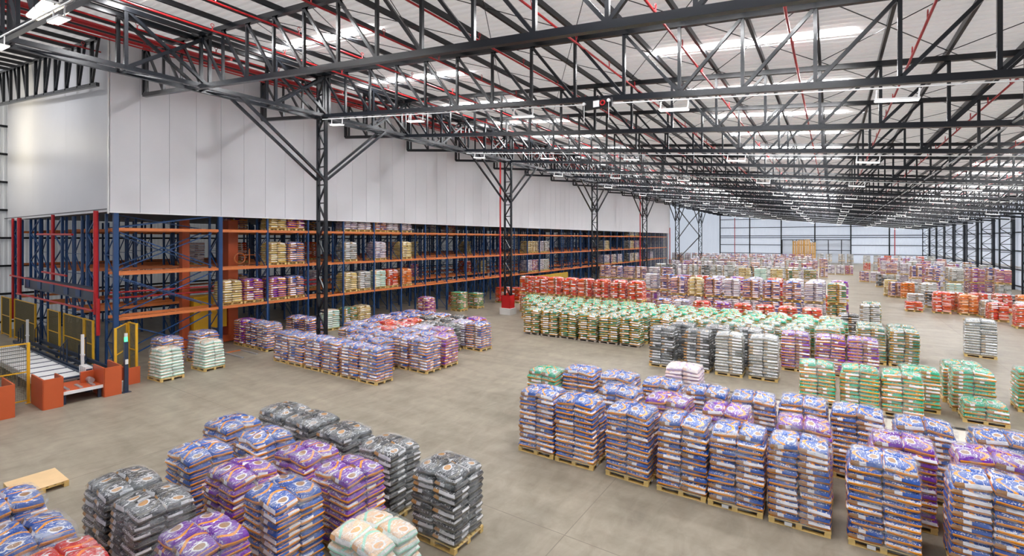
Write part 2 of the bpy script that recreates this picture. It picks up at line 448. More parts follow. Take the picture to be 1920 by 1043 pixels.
for i, y in enumerate(TR_Y):
    if y > Y1 - 1: continue
    lab = 'black steel lattice truss spanning the hall, %s one ahead of the camera' % ordw(i - 1) if i > 0 else 'black steel lattice truss just behind the camera'
    t = thing('roof_truss', (0, y, 0), lab, 'roof truss', 'lattice trusses under the roof')
    near = y < 42
    short = y > 8.9
    link('bottom_chord', full_b if short else long_b, t); link('top_chord', full_t if short else long_t, t)
    if near:
        for x in xs_nodes:
            if x > XE or (short and x < -29.3): continue
            link('vertical', V_ME, t, (x, 0, zb(x)))
            if x <= NODE0 and x - PAN > (-29.3 if short else -49.3): link('diagonal', DL_ME, t, (x, 0, zb(x)))
            if x >= NODE0 and x + PAN < XE: link('diagonal', DR_ME, t, (x, 0, zb(x)))
        if short: MB().beam((-29.25, 0, zb(-29.25)), (-29.25, 0, zt(-29.25)), .17).obj('end_post', STEEL, t)
    else:
        tag(link('web', web_me, t), kind='stuff')

# truss resting along the front wall of the clad box
t = thing('eaves_truss', (0, 8.45, 0), 'black lattice truss running above the white front wall of the clad store', 'roof truss')
xa, xb = -49.0, -29.6
MB().beam((xa, 0, zb(xa) + .1), (xb, 0, zb(xb) + .1), .14, .18).obj('bottom_chord', STEEL, t)
MB().beam((xa, 0, zt(xa)), (xb, 0, zt(xb)), .16).obj('top_chord', STEEL, t)
x = -30.4
while x > -48.5:
    MB().beam((x, 0, zb(x) + .1), (x, 0, zt(x)), .14).obj('vertical', STEEL, t)
    MB().beam((x, 0, zb(x) + .1), (x + 1.0 if x > -40 else x - 1.0, 0, zt(x)), .10).obj('diagonal', STEEL, t)
    x -= 1.9

# ------------------------------------------------------------------ primary girder and lattice columns
GX = -23.5
GZ0, GZ1 = zb(GX) - .02, zt(GX) - .05
g = thing('main_girder', (GX, 0, 0), 'black box girder of two lattice planes running along the hall over the columns', 'girder')
for sx in (-.4, .4):
    MB().beam((sx, -8.8, GZ0), (sx, 125, GZ0), .15, .17).obj('bottom_chord', STEEL, g)
    MB().beam((sx, -8.8, GZ1), (sx, 125, GZ1), .17, .17).obj('top_chord', STEEL, g)
gv = MB().beam((0, 0, GZ0), (0, 0, GZ1), .13).mesh('vertical', STEEL)
STP = 6.13 / 2
gd1 = MB().beam((0, 0, GZ0), (0, STP, GZ1), .12).mesh('diagonal', STEEL)
gd2 = MB().beam((0, 0, GZ0), (0, -STP, GZ1), .12).mesh('diagonal', STEEL)
lace = MB()
yy = 4.1 - 2 * 6.13 + .3; kk = 0
while yy < 122:
    for sx in (-.4, .4):
        link('vertical', gv, g, (sx, yy, 0))
        if yy < 60 or sx > 0: link('diagonal', gd1 if kk % 2 else gd2, g, (sx, yy, 0))
    lace.beam((-.4, yy, GZ0), (.4, yy + STP, GZ0), .06); lace.beam((-.4, yy, GZ0), (.4, yy, GZ0), .07)
    yy += STP; kk += 1
lace.obj('cross_bracing', STEEL, g)

def lattice_column(y, label, base=False):
    t = thing('lattice_column', (GX, y, 0), label, 'column', 'lattice columns under the main girder')
    W2, H2 = .33, .10
    leg = MB().box(-.06, -.09, 0, .06, .09, GZ1).mesh('leg', STEEL)
    for sx in (-1, 1): link('leg', leg, t, (sx * W2, 0, 0))
    lc = MB(); z = .5; s = 1
    while z < GZ1 - 1.0:
        lc.beam((-W2, 0, z), (W2, 0, z), .07)
        lc.beam((-W2 * s, 0, z), (W2 * s, 0, z + 1.0), .08)
        s = -s; z += 1.0
    lc.obj('lacing', STEEL, t)
    for sx in (-1, 1):
        for d, L in ((-1, 4.6), (1, 4.2)):
            MB().beam((sx * W2, d * H2, 9.8), (sx * .4, d * (H2 + L), GZ0), .12).obj('knee_brace', STEEL, t)
    MB().box(-.45, -.38, 0, .45, .38, .05).obj('base_plate', STEEL, t)
    return t
CY = [16.5, 34.9, 53.3, 71.7, 90.1, 108.5]
names = ['nearest lattice column, rising behind blue bag stacks', 'second lattice column, on a white plinth with red collar', 'third lattice column, in front of the shelves',
         'fourth lattice column, with a red pipe beside it', 'fifth lattice column, at the far end of the racking', 'last lattice column, tied by cross braces near far wall']
cols = [lattice_column(y, 'black steel ' + n) for y, n in zip(CY, names)]
tag(MB().box(GX - .55, 34.9 - .5, 0, GX + .55, 34.9 + .5, .55).obj('column_plinth', CONC), 'white concrete plinth around the foot of the second column', 'plinth')
o = MB()
for a in ((-.42, -.36, .42, -.32), (-.42, .32, .42, .36), (-.44, -.36, -.40, .36), (.40, -.36, .44, .36)): o.box(GX + a[0], 34.9 + a[1], .55, GX + a[2], 34.9 + a[3], 1.65)
tag(o.obj('column_guard', REDP), 'red steel guard box around the second column above its plinth', 'column guard')
br = MB()
for z0, z1 in ((1.5, 5.5), (5.5, 9.0), (9.0, 12.6)):
    pass
for (ya, za, yb, zbb) in ((90.4, 2.8, 108.2, 7.2), (90.4, 12.2, 99, 9.7), (99, 9.7, 108.2, 7.2), (90.4, 6.6, 99, 9.7), (99, 9.7, 108.2, 12.6), (99, 4.9, 108.2, 7.2)):
    br.beam((GX, ya, za), (GX, yb, zbb), .13)
tag(br.obj('column_bracing', STEEL), 'black diagonal braces between the two farthest lattice columns', 'bracing')

# ------------------------------------------------------------------ clad upper wall of the rack store
cl = thing('wall_store', (0, 0, 0), 'white insulated panel wall hanging above the pallet racks', 'wall')
cl['kind'] = 'structure'
CX0, CY0, CY1, CZ = -29.5, 8.83, 105.8, 7.86
ptop = zr(CX0) - .05
pan = MB().box(-.06, 0.006, CZ, 0, 1.30, ptop).mesh('panel', CLAD)
n = int((CY1 - CY0) / 1.31)
for i in range(n + 1): link('panel', pan, cl, (CX0, CY0 + 1.31 * i, 0))
x = CX0
while x > -48.4:
    b = MB(); x2 = max(x - 6.4, -48.5)
    b.v = [(x2, CY0 + .006, CZ), (x, CY0 + .006, CZ), (x, CY0 + .07, CZ), (x2, CY0 + .07, CZ),
           (x2, CY0 + .006, zr(x2) - .05), (x, CY0 + .006, zr(x) - .05), (x, CY0 + .07, zr(x) - .05), (x2, CY0 + .07, zr(x2) - .05)]
    b.f = [(0, 3, 2, 1), (4, 5, 6, 7), (0, 1, 5, 4), (1, 2, 6, 5), (2, 3, 7, 6), (3, 0, 4, 7)]
    b.obj('panel', CLAD, cl); x -= 6.41
tag(MB().box(-49.4, CY1, 0, CX0, CY1 + .1, ptop).obj('wall_end', CLAD), 'white end wall of the rack store', kind='structure')
MB().box(CX0 - .02, CY0 - .02, CZ - .05, CX0 + .03, CY1, CZ).obj('drip_edge', WHITEP, cl)
MB().box(CX0 - .08, CY0 - .025, CZ - .1, CX0 + .02, CY0 + .03, zr(CX0) - .1).obj('corner_flashing', WHITEP, cl)
MB().box(-49.4, CY0, CZ + .1, CX0 - .1, CY1, CZ + .16).obj('soffit_lining', mat('store_deck', (0.16, 0.16, 0.17), 0.7), cl)

# left wall girts (seen left of the clad box)
gt = MB()
for z in (0.6, 2.6, 4.6, 6.6, 8.6, 10.6, 12.6, 14.6): gt.box(XL, Y0, z - .07, XL + .18, Y1, z + .07)
tag(gt.obj('trim_4', PURLIN), 'dark horizontal rails on the left wall', kind='structure')

# ------------------------------------------------------------------ far wall framing
fw = thing('far_wall_frame', (0, Y1 - .2, 0), 'dark grid of posts and rails on the pale far wall', 'wall frame')
for i in range(-3, 6):
    x = -4.0 + 8.25 * i
    MB().box(x - .15, -.2, 0, x + .15, .05, zr(x) - .4).obj('post', STEEL, fw)
for z in (2.4, 4.9, 7.0, 7.55, 10.0, 12.5): MB().box(-28.9, -.08, z - .09, XR, .06, z + .09).obj('rail', STEEL, fw)
MB().beam((-28.9, -.08, zr(-28.9) - .6), (19.8, -.08, zr(19.8) - .6), .2).obj('top_rail', STEEL, fw)
DOORM = translucent('door_sheet', (0.8, 0.82, 0.86), (1.0, 1.0, 1.0), 0.85)  # translucency added so the leaves glow as brightly as the wall behind
dr = thing('door_1', (0, Y1 - .55, 0), 'pale sliding door leaves beside the opening in the far wall', 'door'); dr['kind'] = 'structure'
for a, b in ((-12.0, -9.3), (-4.0, -.9), (-.8, 2.1), (2.2, 4.1)):
    MB().box(a, 0, 0, b, .04, 6.4).obj('door_panel', DOORM, dr)
for x in (-12, -9.3, -3.9, -.85, 2.15): MB().box(x - .08, -.08, 0, x + .08, .1, 6.4).obj('door_post', STEEL, dr)
MB().box(-12, -.1, 6.3, 4.1, .1, 6.5).obj('door_rail', STEEL, dr)
MB().box(-4, -.1, 3.4, 4.1, .02, 3.55).obj('door_rail', STEEL, dr)
MB().beam((-9.3, 0, 5.4), (-8.2, 0, 6.4), .14).obj('door_brace', STEEL, dr); MB().beam((-4, 0, 5.4), (-5.0, 0, 6.4), .14).obj('door_brace', STEEL, dr)

# towers of empty pallets in front of the far opening
tower_m = mat('stacked_pallet_wood', (0.72, 0.40, 0.09), 0.7, var=0.35, vscale=2)
tw = MB(); z = 0
hs = random.Random(3)
for i in range(44):
    z = i * .144; jx = hs.uniform(-.03, .03); jy = hs.uniform(-.02, .02)
    tw.box(-.6 + jx, -.5 + jy, z + .11, .6 + jx, .5 + jy, z + .14)
    for sy in (-.47, 0, .47):
        for sx in (-.5, 0, .5): tw.box(sx + jx - .11, sy + jy - .05, z + .005, sx + jx + .11, sy + jy + .05, z + .11)
    tw.box(-.6 + jx, -.5 + jy, z, .6 + jx, .5 + jy, z + .02)
twm = tw.mesh('pallet_tower', tower_m)
for i, x in enumerate((-8.05, -6.76, -5.47, -4.18)):
    o = link('pallet_tower', twm, None, (x, 148.0 + (i % 2) * .3, 0)); o.scale = (1, 1, (0.96, 1.0, 1.02, 0.9)[i])
    tag(o, 'tall tower of empty wooden pallets before the far doorway, %s from left' % ORD[i], 'pallet tower', 'towers of empty pallets by the far door')

# ------------------------------------------------------------------ right wall columns
XC0, XC1 = 18.3, 19.55
rc_out = MB().box(-.16, -.3, 0, .16, .3, 9.6).mesh('outer_leg', STEEL)
rc_in = MB().box(-.08, -.1, 0, .08, .1, 9.5).mesh('inner_leg', STEEL)
ll = MB(); z = .6; s = 0; W_ = XC1 - XC0
while z < 9.0:
    ll.beam((0, 0, z), (W_, 0, z), .08)
    ll.beam((0 if s else W_, 0, z), (W_ if s else 0, 0, z + 1.05), .08); s = 1 - s; z += 1.05
rc_l = ll.mesh('lacing', STEEL)
ys = [88.1 + 9.2 * i for i in range(-7, 8)]
for i, y in enumerate(ys):
    if y > 158: continue
    t = thing('wall_column', (XC0, y, 0), 'black lattice column against the right wall, %s from the far end' % ordw(sum(1 for q in ys if q > y and q < 158)), 'column', 'lattice columns along the right wall')
    link('inner_leg', rc_in, t); link('outer_leg', rc_out, t, (W_, 0, 0)); link('lacing', rc_l, t)
eg = thing('eaves_girder', (XC0, 0, 0), 'black lattice girder joining the right wall columns at the top', 'girder')
MB().beam((0, Y0, 9.55), (0, Y1, 9.55), .16, .18).obj('bottom_chord', STEEL, eg)
MB().beam((0, Y0, 11.1), (0, Y1, 11.1), .16, .18).obj('top_chord', STEEL, eg)
lg = MB(); y = 14.0; s = 0
while y < 157:
    lg.beam((0, y, 9.55 if s else 11.1), (0, y + 1.53, 11.1 if s else 9.55), .08); lg.beam((0, y, 9.55), (0, y, 11.1), .08); s = 1 - s; y += 1.53
lg.obj('web', STEEL, eg)['kind'] = 'stuff'
rg = MB()
for z in (0.5, 2.6, 5.0, 7.4): rg.box(XR - .14, Y0, z - .08, XR, Y1, z + .08)
tag(rg.obj('trim_5', PURLIN), 'dark horizontal rails on the right wall', kind='structure')
wl = MB().box(XR - .06, 30, 2.75, XR - .02, Y1 - 1, 3.05).obj('trim_6', WHITEP); tag(wl, 'white sill rail along the right wall', kind='structure')

# ------------------------------------------------------------------ sprinkler pipes
spx = [-4.35 + 3.27 * i for i in range(-8, 7)]
drop = MB().tube((0, 0, -.03), (0, 0, .16), .022, 6).ring((0, 0, .22), .065, .012, 'x', 8)
drop_me = drop.mesh('hanger_loop', REDP)
for i, x in enumerate(spx):
    if x > 17: continue
    z = zt(x) - .42
    t = thing('sprinkler_pipe', (x, 0, z), 'red sprinkler pipe along the roof, %s line from the left' % ordw(i), 'pipe', 'red sprinkler pipes along the roof')
    MB().tube((0, Y0, 0), (0, 150, 0), .038, 8).obj('pipe', REDP, t)
    y = 2.0 + (i % 2) * 1.4
    while y < 62:
        link('hanger_loop', drop_me, t, (0, y, 0)); y += 3.07
mp = thing('sprinkler_main', (-25.0, 0, 15.2), 'thick red sprinkler main running beside the box girder', 'pipe')
MB().tube((0, Y0, 0), (0, 120, 0), .11, 10).obj('pipe', REDP, mp)
MB().tube((-.45, Y0, -.12), (-.45, 120, -.12), .07, 8).obj('branch_pipe', REDP, mp)
for y in [5.5 + 6.13 * i for i in range(18)]: MB().tube((0, y, .02), (1.6, y, -.3), .05, 6).obj('branch', REDP, mp)
for (x, y, za, zb_, lab) in ((-23.9, 34.3, 1.2, 13.5, 'red riser pipe beside the second lattice column'), (-24.0, 71.1, .1, 13.5, 'red riser pipe beside the fourth lattice column'),
                   (-29.2, 105.9, .1, 9.0, 'red riser pipe at the far end of the racking'), (13.6, 159.6, .1, 10.3, 'red riser pipe on the far wall near its right end'), (-24.6, 159.6, .1, 13.0, 'red riser pipe on the far wall near its left end')):
    tag(MB().tube((x, y, za), (x, y, zb_), .07 if y < 100 else .1, 8).obj('riser_pipe', REDP), lab, 'pipe')

# ------------------------------------------------------------------ lamps and trunking
fix_body = MB().box(-.47, -.12, 0, .47, .12, .05).mesh('lamp_body', WHITEP)
fix_glow = MB().box(-.45, -.10, -.012, .45, .10, 0).mesh('diffuser', LAMPD)
fix_glow2 = MB().box(-.60, -.22, -.02, .60, .22, 0).mesh('diffuser', LAMPM)
fix_arm = MB().box(-.02, -.012, .05, .02, .012, .30).mesh('bracket', WHITEP)
fi = 0
for r, i in enumerate(range(1, 26, 2)):
    y = TR_Y[i + 0] if False else 4.1 + 6.13 * (2 * r)
    if y > 155: break
    t = thing('cable_trunking', (0, y - .32, 0), 'white cable trunking hung under a roof truss, %s line from the camera' % ordw(r), 'cable trunking', 'white trunking under the trusses')
    MB().beam((-22.8, 0, zb(-22.8) - .26), (17.8, 0, zb(17.8) - .26), .032, .032).obj('rail', WHITEP, t)
    c = 0
    for x in (-21.6, -15.9, -10.1, -4.3, 1.4, 7.2, 13.0):
        L = thing('pendant_lamp', (x, y - .32, zb(x) - .60), 'white linear lamp on %s trunking line, %s from the left' % (ordw(r), ordw(c)), 'lamp', 'linear lamps under the trusses')
        a = link('lamp_body', fix_body, L); link('diffuser', fix_glow, L); [link('bracket', fix_arm, L, (q_, 0, 0)) for q_ in (-.44, .44)]
        L.rotation_euler = (0, math.atan(.1025), 0); c += 1
L = thing('panel_lamp', (-18.3, 4.15, 12.85), 'bright warm twin panel lamp at the top left', 'lamp')
for dx in (-.45, .45):
    h = MB().box(dx - .4, -.3, 0, dx + .4, .3, .07).obj('lamp_body', WHITEP, L)
    MB().box(dx - .37, -.27, -.015, dx + .37, .27, 0).obj('diffuser', emit('warm_diffuser', (1.0, .86, .6), 30), L)
MB().tube((0, 0, .07), (0, 0, .5), .02, 6).obj('stem', WHITEP, L)
fl_ = thing('flood_lamp', (-44.0, 4.6, 13.2), 'warm flood lamp lighting the white front wall of the store', 'lamp')
MB().box(-.35, -.12, -.15, .35, .0, .15).obj('lamp_body', BLACKM, fl_)
MB().box(-.32, .0, -.12, .32, .015, .12).obj('diffuser', emit('flood_diffuser', (1.0, .88, .62), 260), fl_)
MB().tube((0, -.06, .15), (0, -.06, 2.0), .03, 6).obj('stem', BLACKM, fl_)
cd = MB().tube((4.98, 14, 10.35), (4.98, 150, 10.35), .035, 8).obj('conduit', GALV); tag(cd, 'thin pale conduit running along the hall under the right-hand trusses', 'conduit')
# alarm panel under the second truss
ax, ay = -6.9, 15.9
az = zb(ax) - .30
t = thing('alarm_panel', (ax, ay, az), 'black hanging panel with a white box and red ring under the truss', 'alarm')
MB().box(-.55, -.05, -.16, .55, .05, .16).obj('back_plate', BLACKM, t)
MB().box(-.13, -.09, -.11, .09, -.05, .11).obj('white_box', WHITEP, t)
MB().ring((.22, -.08, 0), .08, .025, 'y').obj('red_ring', REDP, t)
for dx in (-.48, .45):
    MB().tube((dx, -.08, .05), (dx, -.08, -.62), .012, 6).obj('cable', WHITEP, t)
    MB().tube((dx, -.12, .05), (dx, -.05, .05), .06, 10).obj('lug', WHITEP, t)
MB().tube((0, 0, .16), (0, 0, .32), .02, 6).obj('hanger', STEEL, t)
MB().box(-.02, -.02, .28, .02, .46, .32).obj('hanger', STEEL, t)

# ------------------------------------------------------------------ pallet racks
FR_Y = [9.15] + [14.05 + 2.83 * i for i in range(0, 33)]
FR_Y = [y for y in FR_Y if y < CY1]
LV = [2.53, 4.78, 7.0]
def frame_mesh(h, dx):
    m = MB()
    for x in (0, -dx):
        m.box(x - .06, -.05, 0, x + .06, .05, h)
        m.box(x - .09, -.08, 0, x + .09, .08, .015)
    z = .2; s = 1
    while z < h - 1.1:
        m.beam((0 if s > 0 else -dx, 0, z), (-dx if s > 0 else 0, 0, z + 1.1), .045, .03)
        m.beam((0, 0, z), (-dx, 0, z), .045, .03); s = -s; z += 1.1
    return m.mesh('upright_frame', BLUE)
F_ME = frame_mesh(7.8, 1.2)
def bmesh_beam(L): return MB().box(-.03, .05, -.075, .03, L - .05, .075).mesh('beam', ORANGE)
B5 = bmesh_beam(FR_Y[1] - FR_Y[0]); B3 = bmesh_beam(2.83)
rows = [(-29.62, 'front pallet rack in blue and orange under the white cladding'), (-34.4, 'second pallet rack, across the first dark aisle'),
        (-35.85, 'third pallet rack, backing onto the second'), (-40.6, 'fourth pallet rack, deep inside the store'), (-42.05, 'fifth pallet rack, deep inside the store'), (-46.9, 'rearmost pallet rack, along the left wall')]
for r, (rx, lab) in enumerate(rows):
    t = thing('pallet_rack', (rx, 0, 0), 'blue and orange ' + lab.replace(' in blue and orange', ''), 'pallet rack', 'pallet racks of the store')
    for i, y in enumerate(FR_Y):
        link('upright_frame', F_ME, t, (0, y, 0))
        if r and i == 0:
            link('upright_frame', F_ME, t, (0, y + 2.45, 0))
    for i in range(len(FR_Y) - 1):
        bmsh = B5 if i == 0 else B3
        for z in LV:
            link('beam', bmsh, t, (.05, FR_Y[i], z))
            if r < 3: link('beam', bmsh, t, (-1.25, FR_Y[i], z))
    if r == 0:
        for (z0, z1) in ((.4, 2.3), (2.75, 4.6), (5.0, 6.85), (7.1, 7.8)):
            MB().beam((.03, 9.3, z0), (.03, 13.6, z1), .07, .05).obj('cross_brace', BLUE, t)
            MB().beam((-1.2, 9.3, z1), (-1.2, 13.6, z0), .07, .05).obj('cross_brace', BLUE, t)
            if z1 < 7: MB().beam((.05, 9.3, z1), (.05, 13.6, z0), .07, .05).obj('cross_brace', BLUE, t)
            MB().beam((-1.25, 9.3, z0), (-1.25, 13.6, z1), .07, .05).obj('cross_brace', BLUE, t)
        for y in (9.15, 14.05):
            MB().box(-.05, y - .1, 0, .13, y + .1, 7.84).obj('corner_post', BLUE, t)
    for y in ([38.5, 41.5, 60, 63, 80] if r == 0 else []):
        MB().beam((-1.2, y, .5), (-1.2, y + 2.8, 6.8), .05).obj('cross_brace', BLUE, t); MB().beam((-1.2, y + 2.8, .5), (-1.2, y, 6.8), .05).obj('cross_brace', BLUE, t)
    if r == 0:  # small galvanised pallet stops
        for i in range(1, 20, 1):
            if i % 2 == 0:
                MB().box(-.4, FR_Y[i] + 1.3, LV[0] + .1, -.35, FR_Y[i] + 1.36, LV[0] + .42).box(-.45, FR_Y[i] + 1.2, LV[0] + .40, -.3, FR_Y[i] + 1.46, LV[0] + .44).obj('pallet_stop', GALV, t)
# uprights across the front end of the store
fe = thing('end_frames', (0, 9.0, 0), 'blue end uprights of the store facing the conveyor, under the white front wall', 'rack end frame')
for x in (-31.6, -33.0, -37.2, -38.9, -41.5, -43.6, -45.6, -47.6):
    MB().box(x - .08, -.06, 0 if x > -32 else 3.4, x + .08, .06, 7.8).obj('upright', BLUE, fe)
ex = MB(); 
for (a, b) in ((-33.0, -31.6), (-38.9, -37.2), (-43.6, -41.5), (-47.6, -45.6)):
    z = 4.2 if a < -34 else .5; s = 0
    while z < 7.2:
        ex.beam((a if s else b, 0, z), (b if s else a, 0, z + .9), .06); s = 1 - s; z += .9
ex.obj('lacing', BLUE, fe)
MB().box(-43.8, -.25, 3.35, -31.2, -.05, 4.05).obj('box_beam', NAVY, fe)
for x in (-43, -40.5, -38, -35.5, -33.5): MB().box(x - .35, -.28, 3.45, x + .35, -.25, 3.95).obj('beam_plate', BLUE, fe)
# red pipework in front of the store
rp = thing('store_sprinkler_pipework', (0, 8.55, 0), 'red vertical and horizontal sprinkler pipes in front of the store end', 'pipe')
for (x, z0, z1, rr) in ((-30.2, 2.8, 7.9, .10), (-37.0, 4.2, 7.9, .08), (-44.0, 2.9, 7.9, .11), (-45.6, 1.2, 7.9, .07), (-29.9, 1.8, 3.6, .08)):
    MB().tube((x, 0, z0), (x, 0, z1), rr, 10).obj('riser', REDP, rp)
for (xa, za, xb, zb2) in ((-44.0, 3.0, -30.2, 3.0), (-45.6, 4.1, -29.9, 3.95), (-39.5, 6.8, -33.2, 6.75), (-38.5, 4.6, -34.2, 4.55)):
    MB().tube((xa, -.12, za), (xb, -.12, zb2), .055, 8).obj('branch_pipe', REDP, rp)
for z in (3.4, 3.7): MB().tube((-31.5, .8, z), (-31.5, 13.5, z - .15), .05, 8).obj('branch_pipe', REDP, rp)
# stacker crane in the first aisle
sc_ = thing('stacker_crane', (-32.5, 13.4, 0), 'tall orange stacker crane mast standing in the first rack aisle', 'crane')
MB().box(-.2, -.2, .3, .2, .2, 7.7).obj('mast', ORANGE2, sc_)
MB().box(-.3, 2.3, .3, .5, 2.9, 7.7).obj('mast', ORANGE2, sc_)
MB().box(-.6, -.6, .05, .6, 3.4, .45).obj('base', ORANGE2, sc_)
MB().box(-.6, .3, 1.0, .5, 2.2, 3.0).obj('carriage', YELLOW, sc_)
MB().ring((1.3, 2.6, 5.3), .33, .04, 'x').obj('cable_drum', ORANGE, sc_)
for y in (3.2, 3.7): MB().tube((1.3, y, 4.9), (1.3, y, 5.9), .04, 6).obj('guard_rail', ORANGE, sc_)
MB().beam((1.3, 3.0, 5.5), (1.3, 4.1, 5.5), .05).obj('guard_rail', ORANGE, sc_)
yf = thing('shuttle_guard', (-28.9, 45.4, 0), 'yellow guard panel low inside the racking beyond the red bags', 'guard')
for i in range(7): MB().box(-.05, i * 1.9, 0, .05, i * 1.9 + .12, 2.2).obj('post', YELLOW, yf)
for z in (.1, 1.2, 2.15): MB().box(-.03, 0, z, .03, 11.5, z + .08).obj('rail', YELLOW, yf)
MB().box(-.01, 0, .15, .01, 11.5, 2.15).obj('mesh_panel', mat('yellow_sheet', (0.5, 0.34, 0.04), 0.5), yf)

# ------------------------------------------------------------------ bags
def fractn(a, b): return math.sin(a * 12.9898 + b * 78.233)
def bag_geo(nx, ny, seed, L=.6, W=.5, H=.14):
    rs = random.Random(seed)
    ph = [rs.uniform(0, 6.28) for _ in range(6)]
    V = []; P = []; Fc = []
    def g(i, n):
        if n == 5: return (-1, -.94, -.45, .45, .94, 1)[i]
        if n == 3: return (-1, -.9, .9, 1)[i]
        s = -1 + 2 * i / n
        return math.sin(s * PI / 2) * .55 + s * .45
    for side in (1, -1):
        for jx in range(ny + 1):
            for ix in range(nx + 1):
                x, y = g(ix, nx), g(jx, ny)
                t = max(0.0, (1 - abs(x) ** 7)) ** .5 * max(0.0, (1 - abs(y) ** 7)) ** .5
                wr = 1 + .10 * math.sin(5 * x + ph[0]) * math.sin(4 * y + ph[1]) + .06 * math.sin(11 * x + 3 * y + ph[2])
                tt = (t ** .65)
                pin = 1 - .05 * abs(x * y) ** 2
                X = x * L / 2 * pin * (1 + .012 * math.sin(6 * y + ph[3])); Y = y * W / 2 * pin * (1 + .015 * math.sin(5 * x + ph[4]))
                V.append((X, Y, side * H / 2 * tt * (wr if side > 0 else .92)))
                P.append(((x + 1) / 2, (y + 1) / 2, .5 + side * .5 * tt))
    o = (nx + 1) * (ny + 1)
    for s in (0, 1):
        for jx in range(ny):
            for ix in range(nx):
                a = s * o + jx * (nx + 1) + ix
                q = (a, a + 1, a + nx + 2, a + nx + 1)
                Fc.append(q if s == 0 else q[::-1])
    return V, P, Fc
def finish_mesh(name, V, P, Fc, m, rnd=None):
    me = bpy.data.meshes.new(name); me.from_pydata(V, [], Fc); me.materials.append(m)
    a = me.attributes.new('pc', 'FLOAT_VECTOR', 'POINT'); a.data.foreach_set('vector', [c for p in P for c in p])
    r = me.attributes.new('rnd', 'FLOAT', 'POINT')
    r.data.foreach_set('value', rnd if rnd else [0.0] * len(V))
    me.polygons.foreach_set('use_smooth', [True] * len(Fc))
    return me
LH = .14
BAGS = {}
def bag_meshes(kind):
    if kind not in BAGS:
        BAGS[kind] = [finish_mesh('bag', *bag_geo(12, 10, 11 * v + 3, .63, .53, LH * 1.16), KINDS[kind][1]) for v in range(3)] + \
                     [finish_mesh('bag', *bag_geo(12, 10, 11 * v + 40, .62, .52, LH * 1.5), KINDS[kind][1]) for v in range(2)]
    return BAGS[kind]
CELL = [(-.302, -.252), (.302, -.252), (-.302, .252), (.302, .252)]
def arrangement(n, seed, taper=0.0):
    rs = random.Random(seed)
    lx, ly = rs.uniform(-.03, .03), rs.uniform(-.03, .03)
    colflip = [rs.random() < .5 for _ in range(4)]
    alt = rs.random() < .45
    out = []
    bulge = rs.uniform(.0, .03); bx_, by_ = 0.0, 0.0
    for k in range(n):
        q = k / (n - 1)
        sc = (1 - taper * k / n) * (1 + bulge * math.sin(q * PI)) * rs.uniform(.985, 1.015)
        if k == n - 1: sc *= .955
        bx_ += rs.uniform(-.008, .008); by_ += rs.uniform(-.008, .008)
        lr = rs.uniform(-.02, .02)
        for c, (cx, cy) in enumerate(CELL):
            fl = colflip[c] ^ (alt and k % 2 == 1) ^ (rs.random() < .15)
            topl = k == n - 1
            z = .144 + LH * k + LH / 2 + (.02 if topl else rs.uniform(-.006, .006))
            rz = (PI if fl else 0) + lr + rs.uniform(-.035, .035)
            th = (.13 if topl else .05 if k == n - 2 else .015) + rs.uniform(-.015, .02)
            cs = math.cos(rz)
            rx = (th if cy < 0 else -th) * cs + rs.uniform(-.03, .03); ry = (th if cx > 0 else -th) * cs * .8 + rs.uniform(-.02, .02)
            out.append((cx * sc + lx * k / n + bx_ + rs.uniform(-.014, .014), cy * sc + ly * k / n + by_ + rs.uniform(-.014, .014), z,
                        rz, (rx, ry), topl, rs.randrange(3), sc * rs.uniform(.96, 1.03), rs.random()))
    return out
PILES = {}
def pile_mesh(kind, n, v):
    key = (kind, n, v)
    if key not in PILES:
        V = []; P = []; Fc = []; R = []
        for (x, y, z, rz, rx, topl, var, sc, rr) in arrangement(n, v * 17 + n, .03):
            bv, bp, bf = bag_geo(5, 5, var, .615, .515, LH * (1.6 if topl else 1.14))
            o = len(V); c, s = math.cos(rz), math.sin(rz)
            V += [((a * c - b * s) * sc + x, (a * s + b * c) * sc + y, cc + z + b * rx[0] - a * rx[1]) for a, b, cc in bv]
            P += bp; Fc += [tuple(i + o for i in f) for f in bf]; R += [rr] * len(bv)
        PILES[key] = finish_mesh('bag_pile', V, P, Fc, KINDS[kind][1], R)
    return PILES[key]
WR = {}
def wrap_mesh(n, v):
    key = (n, v)
    if key in WR: return WR[key]
    rs = random.Random(v * 5 + n)
    H = n * LH + .144; rings = []
    m = MB(); K = 28
    levels = [(.10, 1.0)] + [(.144 + (H - .144) * i / 9, 1.0) for i in range(1, 9)] + [(H - .03, .985), (H + .045, .90), (H + .085, .72), (H + .095, .55)]
    for li, (z, s) in enumerate(levels):
        for i in range(K):
            a = 2 * PI * i / K
            ca, sa = math.cos(a), math.sin(a)
            p = 5.0
            r = (abs(ca) ** p + abs(sa) ** p) ** (-1 / p)
            j = rs.uniform(-.008, .012)
            x = ca * r * (.625 * s + j); y = sa * r * (.525 * s + j)
            m.v.append((x, y, z + rs.uniform(-.01, .01)))
    for li in range(len(levels) - 1):
        for i in range(K):
            b = li * K + i; c = li * K + (i + 1) % K
            m.f.append((b, c, c + K, b + K))
    me = m.mesh('stretch_wrap', WRAP)
    me.polygons.foreach_set('use_smooth', [True] * len(me.polygons))
    WR[key] = me
    return me

